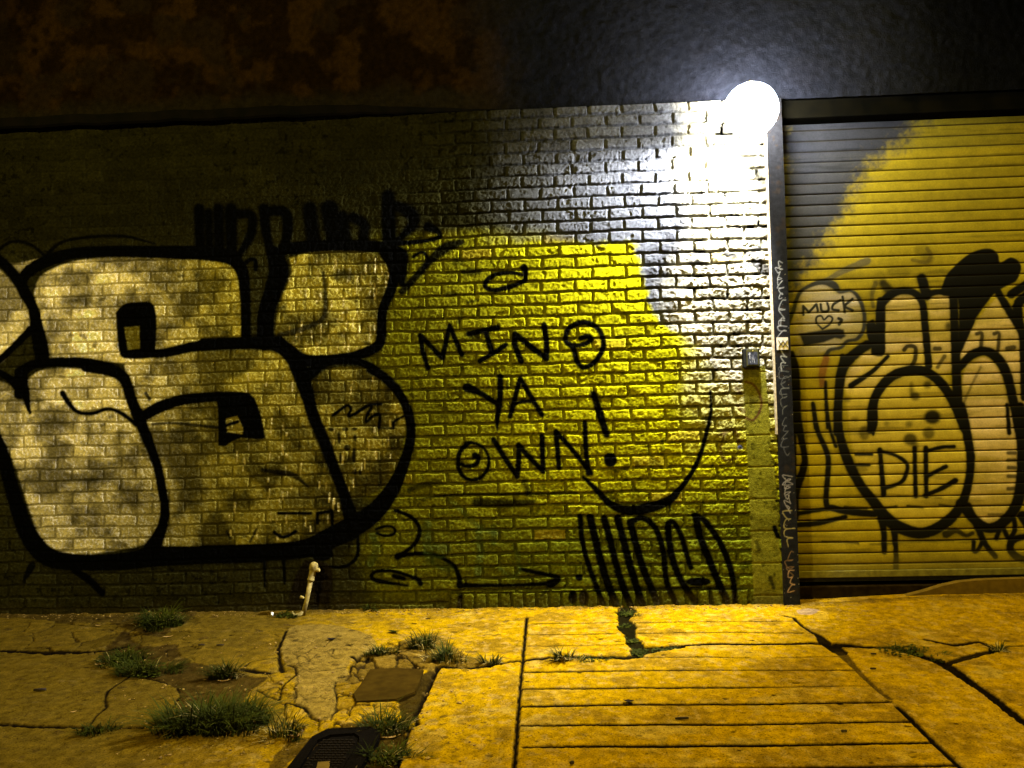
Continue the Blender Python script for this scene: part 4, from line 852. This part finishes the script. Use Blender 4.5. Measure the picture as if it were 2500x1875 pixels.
def gz_at(X, Y):
    i = int(np.clip(np.searchsorted(P.vs, Y), 0, len(P.vs) - 1)); j = int(np.clip(np.searchsorted(P.us, X), 0, len(P.us) - 1))
    return SL * min(Y, 0) + float(P.h[i, j])
def GP(px, py, dz=0):
    X, Y = G(px, py); return Vector((X, Y, gz_at(X, Y) + dz))

# ================================================================== STANDPIPE
pb = GP(737, 1506); tx, tz = W(768, 1374, -.055)
pt = Vector((tx, -.055, tz)); pb = Vector((W(738, 1500, -.085)[0], -.085, gz_at(W(738, 1500, -.085)[0], -.085) - .01))
ax = pt - pb
pipe = thing('standpipe', 'leaning pale capped standpipe at the foot of the wall under the big letters', 'pipe', tuple(pb))
bm = bmesh.new(); tube(bm, [pb, pb + ax * .3 + Vector((.004, 0, 0)), pb + ax * .66], [.014, .013, .0145], 16); obj('shaft', bm, M_pipe, pipe)
bm = bmesh.new(); q0 = pb + ax * .66
tube(bm, [q0, q0 + ax * .02, q0 + ax * .04, q0 + ax * .05, q0 + ax * .2, q0 + ax * .22, q0 + ax * .30, q0 + ax * .34, q0 + ax * .355], [.016, .021, .021, .018, .020, .025, .025, .018, .006], 18); obj('cap', bm, M_pipe, pipe)
bm = bmesh.new(); c0 = q0 + ax * .22; tube(bm, [c0, c0 + Vector((.036, -.006, -.004)), c0 + Vector((.042, -.006, -.004))], [.013, .013, .008], 12); obj('outlet', bm, M_pipe, pipe)
bm = bmesh.new(); tube(bm, [pb + Vector((.004, -.0, .03)), pb + Vector((-.012, -.01, .014)), pb + Vector((-.045, -.015, .014)), pb + Vector((-.058, -.012, .035))], [.012, .013, .011, .007], 12); obj('elbow', bm, M_pipe, pipe)
bm = bmesh.new(); tube(bm, [pb + ax * .36 + Vector((-.012, -.012, 0)), pb + ax * .37 + Vector((-.035, -.012, .004))], [.006, .010], 10); obj('valve_knob', bm, M_pipe, pipe)

# ================================================================== LOOSE SLAB, UTILITY COVER
pts = [(1270, 752), (1480, 738), (1690, 752), (1665, 830), (1622, 930), (1480, 985), (1300, 992), (1165, 1005), (1140, 940), (1200, 872)]
PP = [GP(500 + x / 3.16, 1400 + y / 3.16) for x, y in pts]
cz = max(p.z for p in PP)
bm = bmesh.new(); lo = [bm.verts.new((p.x, p.y, p.z - .02)) for p in PP]; hi = [bm.verts.new((p.x, p.y, SL * p.y + .008)) for p in PP]
bm.faces.new(hi); bm.faces.new(lo[::-1])
for k in range(len(PP)): bm.faces.new((lo[k], lo[(k+1) % len(PP)], hi[(k+1) % len(PP)], hi[k]))
bmesh.ops.bevel(bm, geom=[e for e in bm.edges if e.verts[0] in hi and e.verts[1] in hi], offset=.004, segments=2, affect='EDGES')
tag(obj('paving_slab', bm, M_slab), 'broken dark brown slab lying in the cracked pavement above the iron cover', 'slab')
def quad(pix): return [GP(*p) for p in pix]
cv = thing('utility_cover', 'black cast iron utility cover at the bottom edge, sunk in dirt', 'cover', tuple(GP(800, 1840)))
def prism(name, pix, z0, z1, mt, parent, inset=None):
    q = [Vector((*G(*p), 0)) for p in pix]
    bm = bmesh.new(); n = len(q)
    hi = [bm.verts.new((p.x, p.y, SL * p.y + z1)) for p in q]; lo = [bm.verts.new((p.x, p.y, SL * p.y + z0)) for p in q]
    if inset:
        r = [Vector((*G(*p), 0)) for p in inset]
        hi2 = [bm.verts.new((p.x, p.y, SL * p.y + z1)) for p in r]; lo2 = [bm.verts.new((p.x, p.y, SL * p.y + z0)) for p in r]
        for k in range(n):
            j = (k + 1) % n
            bm.faces.new((hi[k], hi[j], hi2[j], hi2[k])); bm.faces.new((lo[j], lo[k], lo2[k], lo2[j])); bm.faces.new((hi2[k], hi2[j], lo2[j], lo2[k])); bm.faces.new((lo[k], lo[j], hi[j], hi[k]))
    else:
        bm.faces.new(hi); bm.faces.new(lo[::-1])
        for k in range(n): bm.faces.new((lo[k], lo[(k+1) % n], hi[(k+1) % n], hi[k]))
    return obj(name, bm, mt, parent)
outer = [(640, 1960), (762, 1806), (800, 1787), (903, 1782), (928, 1792), (926, 1808), (830, 1960)]
inner = [(680, 1960), (775, 1815), (806, 1802), (865, 1798), (877, 1806), (876, 1820), (795, 1960)]
prism('frame', outer, -.03, .013, M_iron, cv, inner)
inn2 = [(685, 1958), (777, 1817), (808, 1804), (863, 1800), (874, 1807), (872, 1820), (790, 1958)]
lid = prism('lid', inn2, -.03, .006, M_iron, cv)
bm = bmesh.new()
for i in range(20):
    for j in range(24):
        a = Vector((*G(720 + i * 9 + (j % 2) * 4, 1812 + j * 6.2), 0)); X0 = G(700 + (1880 - (1812 + j * 6.2)) * .62, 1812 + j * 6.2)[0]
        lx_, rx_ = 777 - (1812 + j * 6.2 - 1817) * .652 + 8, 872 - (1812 + j * 6.2 - 1820) * .594 - 8
        pxx = 720 - 60 + i * 11 + (j % 2) * 5
        if lx_ < pxx < rx_ and not (760 < pxx < 805 and 1862 < 1812 + j * 6.2 < 1890):
            a = Vector((*G(pxx, 1812 + j * 6.2), 0)); box(bm, a.x - .006, a.x + .006, a.y - .004, a.y + .004, SL * a.y + .0055, SL * a.y + .0095)
obj('tread_studs', bm, mat('worn_iron', (.010, .007, .004), (.006, .004, .002), 90, .8, spec=.03), lid)
prism('lifting_slot', [(768, 1900), (776, 1866), (806, 1864), (800, 1900)], -.01, .0085, M_sill, lid)
bm = bmesh.new()
tube(bm, [Vector((*G(912, 1812), 0)) + Vector((0, 0, SL * -1 - .0)) for _ in range(2)] and [GP(912, 1811, .012), GP(888, 1850, .012), GP(868, 1885, .012)], .004, 8); obj('rim_bar', bm, mat('rim_iron', (.05, .035, .015), (.03, .02, .01), 60, .6), cv)

# ================================================================== GRASS TUFTS
def tuft_mesh(name, seed, w, h, n, droop=.5, depth=.5, low=False):
    r = random.Random(seed); bm = bmesh.new()
    subs = [(r.gauss(0, .2), r.gauss(0, .2), r.uniform(.25, .55), r.uniform(.5, 1.2)) for _ in range(max(2, int(w * 40)))]
    for k in range(n):
        a = r.uniform(0, 6.283); q = math.sqrt(r.random()); sb = r.choice(subs)
        bx = (sb[0] + math.cos(a) * q * sb[2] * .5) * w; by = (sb[1] + math.sin(a) * q * sb[2] * .5) * w * depth
        ln = h * r.uniform(.25, 1.2) * sb[3] * (1 - .3 * q); dirn = Vector((bx / (w * .42 + 1e-6) + r.gauss(0, .55), by / (w * .42 + 1e-6) + r.gauss(0, .55), 0)); 
        spread = r.uniform(.3, 1.25) * droop
        wd = r.uniform(.0016, .0044); pv = None; side = Vector((-dirn.y, dirn.x, 0)); side = side.normalized() if side.length > 0 else Vector((1, 0, 0))
        seg = 4
        for i in range(seg + 1):
            t_ = i / seg; c = Vector((bx, by, 0)) + dirn.normalized() * ln * spread * t_ * t_ * 1.1 + Vector((0, 0, ln * (t_ - .45 * spread * t_ * t_)))
            ww = wd * (1 - t_) ** .7
            v = [bm.verts.new(c - side * ww), bm.verts.new(c + side * ww)] if i < seg else [bm.verts.new(c)]
            if pv:
                bm.faces.new((pv[0], pv[1], v[1], v[0])) if len(v) == 2 else bm.faces.new((pv[0], pv[1], v[0]))
            pv = v
    if low:                                      # small round leaves among the blades
        for k in range(n // 2):
            a = r.uniform(0, 6.283); q = math.sqrt(r.random()); c = Vector((math.cos(a) * q * w * .5, math.sin(a) * q * w * depth * .5, r.uniform(.004, h * .5)))
            s_ = r.uniform(.004, .009); rr_ = Matrix.Rotation(r.uniform(0, 6.28), 3, 'Z') @ Matrix.Rotation(r.uniform(-.6, .6), 3, 'X')
            bm.faces.new([bm.verts.new(c + rr_ @ Vector(p_) * s_) for p_ in [(-1, 0, 0), (-.4, .6, .1), (.6, .5, .1), (1.1, 0, 0), (.6, -.5, .1), (-.4, -.6, .1)]])
    me = bpy.data.meshes.new(name); bm.to_mesh(me); bm.free(); return me
TG = 'weeds growing out of the pavement cracks'
tufts = [(510, 1775, .27, .14, 900, 1.0, 0, 'biggest dark green grass clump, on the left pavement'), (592, 1765, .17, .10, 520, 1.0, 1, 'low leafy weeds trailing right of the biggest grass clump'),
    (432, 1783, .14, .09, 320, 1.0, 0, 'low grass trailing left of the biggest grass clump'),
    (550, 1650, .11, .085, 330, .9, 0, 'round dark tuft between the biggest clump and the cracked pale patch'), (345, 1645, .19, .08, 520, 1.0, 1, 'leafy weed clump at the right end of the long rear crack'),
    (290, 1615, .17, .07, 420, 1.0, 1, 'spreading weed at the rear crack, far left clump of its pair'), (390, 1528, .24, .10, 620, 1.0, 1, 'weed clump at the foot of the wall under the letters, left side'),
    (240, 1786, .15, .055, 130, 1.0, 0, 'flat tuft in the front crack at far left'), (690, 1795, .13, .13, 90, .9, 0, 'spiky tuft just left of the iron cover'),
    (922, 1592, .12, .075, 150, .9, 0, 'small tuft left of the row of grass behind the brown slab'), (1035, 1580, .14, .095, 170, .9, 0, 'tall sunlit-looking tuft in the middle of the row behind the brown slab'),
    (1100, 1612, .15, .095, 200, .9, 0, 'bushy tuft by the slab corner'), (1198, 1620, .07, .075, 90, .8, 0, 'narrow tuft just left of the long straight joint'),
    (932, 1780, .17, .10, 240, .9, 0, 'grass clump above the right corner of the iron cover'), (940, 1850, .15, .07, 200, .9, 1, 'grass in the dirt right of the iron cover'),
    (1382, 1612, .10, .085, 120, .8, 0, 'single upright tuft in the crack of the scored slab'), (1530, 1497, .12, .035, 150, 1.0, 1, 'weeds at the foot of the wall below the striped letters'),
    (1520, 1525, .08, .018, 110, 1.0, 1, 'flat moss-like weed just below the wall foot weeds'), (1538, 1562, .09, .022, 130, 1.0, 1, 'dark creeping weed midway down the zigzag crack'), 
    (1570, 1590, .13, .025, 190, 1.0, 1, 'creeping weed at the corner of the zigzag crack'), (1630, 1583, .12, .015, 130, 1.0, 1, 'thin weed strip running right from the zigzag crack'),
    (2215, 1592, .21, .045, 340, 1.0, 1, 'wide dense grass mat on the right slab'), (2437, 1588, .06, .075, 50, .8, 0, 'lone thin tuft at the far right'),
    (700, 1505, .12, .05, 120, 1.0, 1, 'weeds at the foot of the leaning pipe'), (905, 1492, .09, .06, 60, .9, 1, 'sparse weed against the wall right of the pipe'), (1440, 1609, .16, .014, 110, 1.0, 1, 'low moss along the crack left of the zigzag')]
for i, (px, py, w_, h_, n_, dr, lw, lab) in enumerate(tufts):
    p = GP(px, py, -.004)
    w_ *= 1.25; h_ *= 1.35; n_ = int(n_ * 1.25)
    me_ = tuft_mesh('weed_tuft', 50 + i, w_, h_, n_, dr, .6, lw)
    o = obj('weed_tuft', me_, M_green); o.location = p; tag(o, lab.replace('sunlit-looking ', ''), 'weed', TG)
    if h_ < .085: continue
    st_ = tuft_mesh('dry_blades', 150 + i, w_ * .9, h_ * .7, max(45, n_ // 14), 1.0, .6, False)
    s2 = bpy.data.objects.new('dry_blades', st_); C.objects.link(s2); st_.materials.append(M_straw); s2.parent = o

# ================================================================== LITTER
def leaf(px, py, L_, W_, an, mt, lab, cat='leaf', curl=.25, name='dry_leaf', lift=.004):
    p = GP(px, py, lift); bm = bmesh.new(); n = 8; top = []; r = random.Random(int(px + py))
    ring = []
    for k in range(n + 1):
        t_ = k / n; x = (t_ - .5) * L_; hw = W_ * .5 * math.sin(math.pi * min(1, t_ * .95 + .03)) ** .8 * r.uniform(.8, 1.15); z = curl * L_ * (2 * t_ - 1) ** 2 * .5
        ring.append([bm.verts.new((x, -hw, z + hw * curl)), bm.verts.new((x, 0, z)), bm.verts.new((x, hw, z + hw * curl))])
    for a, c in zip(ring, ring[1:]):
        for k in (0, 1): bm.faces.new((a[k], a[k+1], c[k+1], c[k]))
    bmesh.ops.solidify(bm, geom=bm.faces[:], thickness=.0008)
    o = obj(name, bm, mt); o.location = p; o.rotation_euler = (0, 0, an); tag(o, lab, cat, 'litter on the pavement'); return o
leaf(725, 1800, .085, .035, 1.0, M_leaf, 'bright curled dry leaf between the spiky tuft and the iron cover', curl=.5)
leaf(955, 1793, .075, .016, .35, M_leaf, 'long straw-coloured leaf right of the iron cover', curl=.2)
leaf(548, 1660, .06, .016, .3, M_leaf, 'pale dry sliver under the round dark tuft')
leaf(410, 1555, .055, .014, .35, M_leaf, 'pale dry sliver below the wall foot weed clump')
leaf(245, 1625, .05, .016, .3, M_leaf, 'pale dry sliver on the left slab beside the rear crack')
leaf(240, 1528, .035, .012, .1, M_leaf, 'tiny pale flake near the wall at far left')
leaf(180, 1740, .022, .010, .6, M_leaf, 'tiny pale flake on the front left slab')
leaf(810, 1562, .055, .028, .1, M_darkleaf, 'dark curled leaf on the pale cracked patch', curl=.4)
leaf(962, 1545, .07, .03, -.3, M_green, 'fallen green leaf behind the row of grass', curl=.2)
leaf(1535, 1716, .045, .028, -.2, M_darkleaf, 'oval dark leaf on a score line', curl=.3)
leaf(1075, 1536, .03, .008, .2, M_leaf, 'tiny pale sliver near the wall right of the pipe')
def stick(px, py, L_, r_, an, mt, name, lab, cat):
    p = GP(px, py, r_ + .003); bm = bmesh.new(); c, s_ = math.cos(an), math.sin(an)
    tube(bm, [(-c * L_ / 2, -s_ * L_ / 2, 0), (0, .002, 0), (c * L_ / 2, s_ * L_ / 2, 0)], [r_ * .8, r_, r_ * .85], 10)
    o = obj(name, bm, mt); o.location = p; tag(o, lab, cat, 'litter on the pavement')
stick(97, 1688, .05, .006, .15, M_darkleaf, 'cigarette_butt', 'thick dark butt lying on the left slab', 'butt')
stick(491, 1579, .032, .004, .15, M_darkleaf, 'cigarette_butt', 'small dark butt, left one of two under the letters', 'butt')
stick(537, 1577, .036, .004, .1, M_darkleaf, 'cigarette_butt', 'small dark butt, right one of two under the letters', 'butt')
stick(1665, 1758, .052, .0045, .12, M_darkleaf, 'twig', 'short black twig between two score lines', 'twig')
stick(1397, 1868, .014, .006, .4, M_darkleaf, 'pebble', 'small black pebble at the bottom edge', 'pebble')
stick(2133, 1600, .024, .004, -.1, M_darkleaf, 'gum_spot', 'dark gum spot, upper one right of the wide grass mat edge', 'gum')
stick(2132, 1636, .024, .004, -.1, M_darkleaf, 'gum_spot', 'dark gum spot on the right slab below its twin', 'gum')
stick(2061, 1790, .020, .004, 0, M_darkleaf, 'gum_spot', 'dark gum spot between the two lowest long score lines', 'gum')
bm = bmesh.new(); rp = random.Random(3)
vv = bmesh.ops.create_icosphere(bm, subdivisions=2, radius=.012)['verts']
for v in vv: v.co = Vector((v.co.x * .7, v.co.y * .6, v.co.z * 1.1)) + Vector((rp.uniform(-.003, .003),) * 3)
o = obj('paper_scrap', bm, M_paper); o.location = GP(664, 1506, .016); tag(o, 'crumpled white paper scrap at the wall foot left of the pipe', 'paper', 'litter on the pavement')
# grit and crumbs along the wall foot and in the broken patch
bm = bmesh.new(); rg = random.Random(12)
def crumb(X, Y, s_):
    vs_ = bmesh.ops.create_icosphere(bm, subdivisions=1, radius=s_)['verts']; z = gz_at(X, Y); q = [rg.uniform(.6, 1.3) for _ in range(3)]
    for v in vs_: v.co = Vector((v.co.x * q[0] * rg.uniform(.85, 1.15) + X, v.co.y * q[1] + Y, v.co.z * q[2] * .6 + z + s_ * .2))
for k in range(520):
    X = rg.uniform(G(0, 1500)[0], G(1950, 1490)[0]); crumb(X, -abs(rg.gauss(0, .05)) - .012, abs(rg.gauss(0, .003)) + .0014)
for k in range(520):
    x, y = rg.uniform(280, 1220), rg.uniform(1550, 1860); X, Y = G(x, y)
    crumb(X, Y, abs(rg.gauss(0, .0032)) + .0014)
for k in range(60):
    X, Y = G(rg.uniform(1250, 2450), rg.uniform(1500, 1870)); crumb(X, Y, abs(rg.gauss(0, .0015)) + .001)
tag(obj('grit', bm, M_chip), 'loose concrete grit and crumbs strewn along the wall foot and cracks', 'grit', kind='stuff')
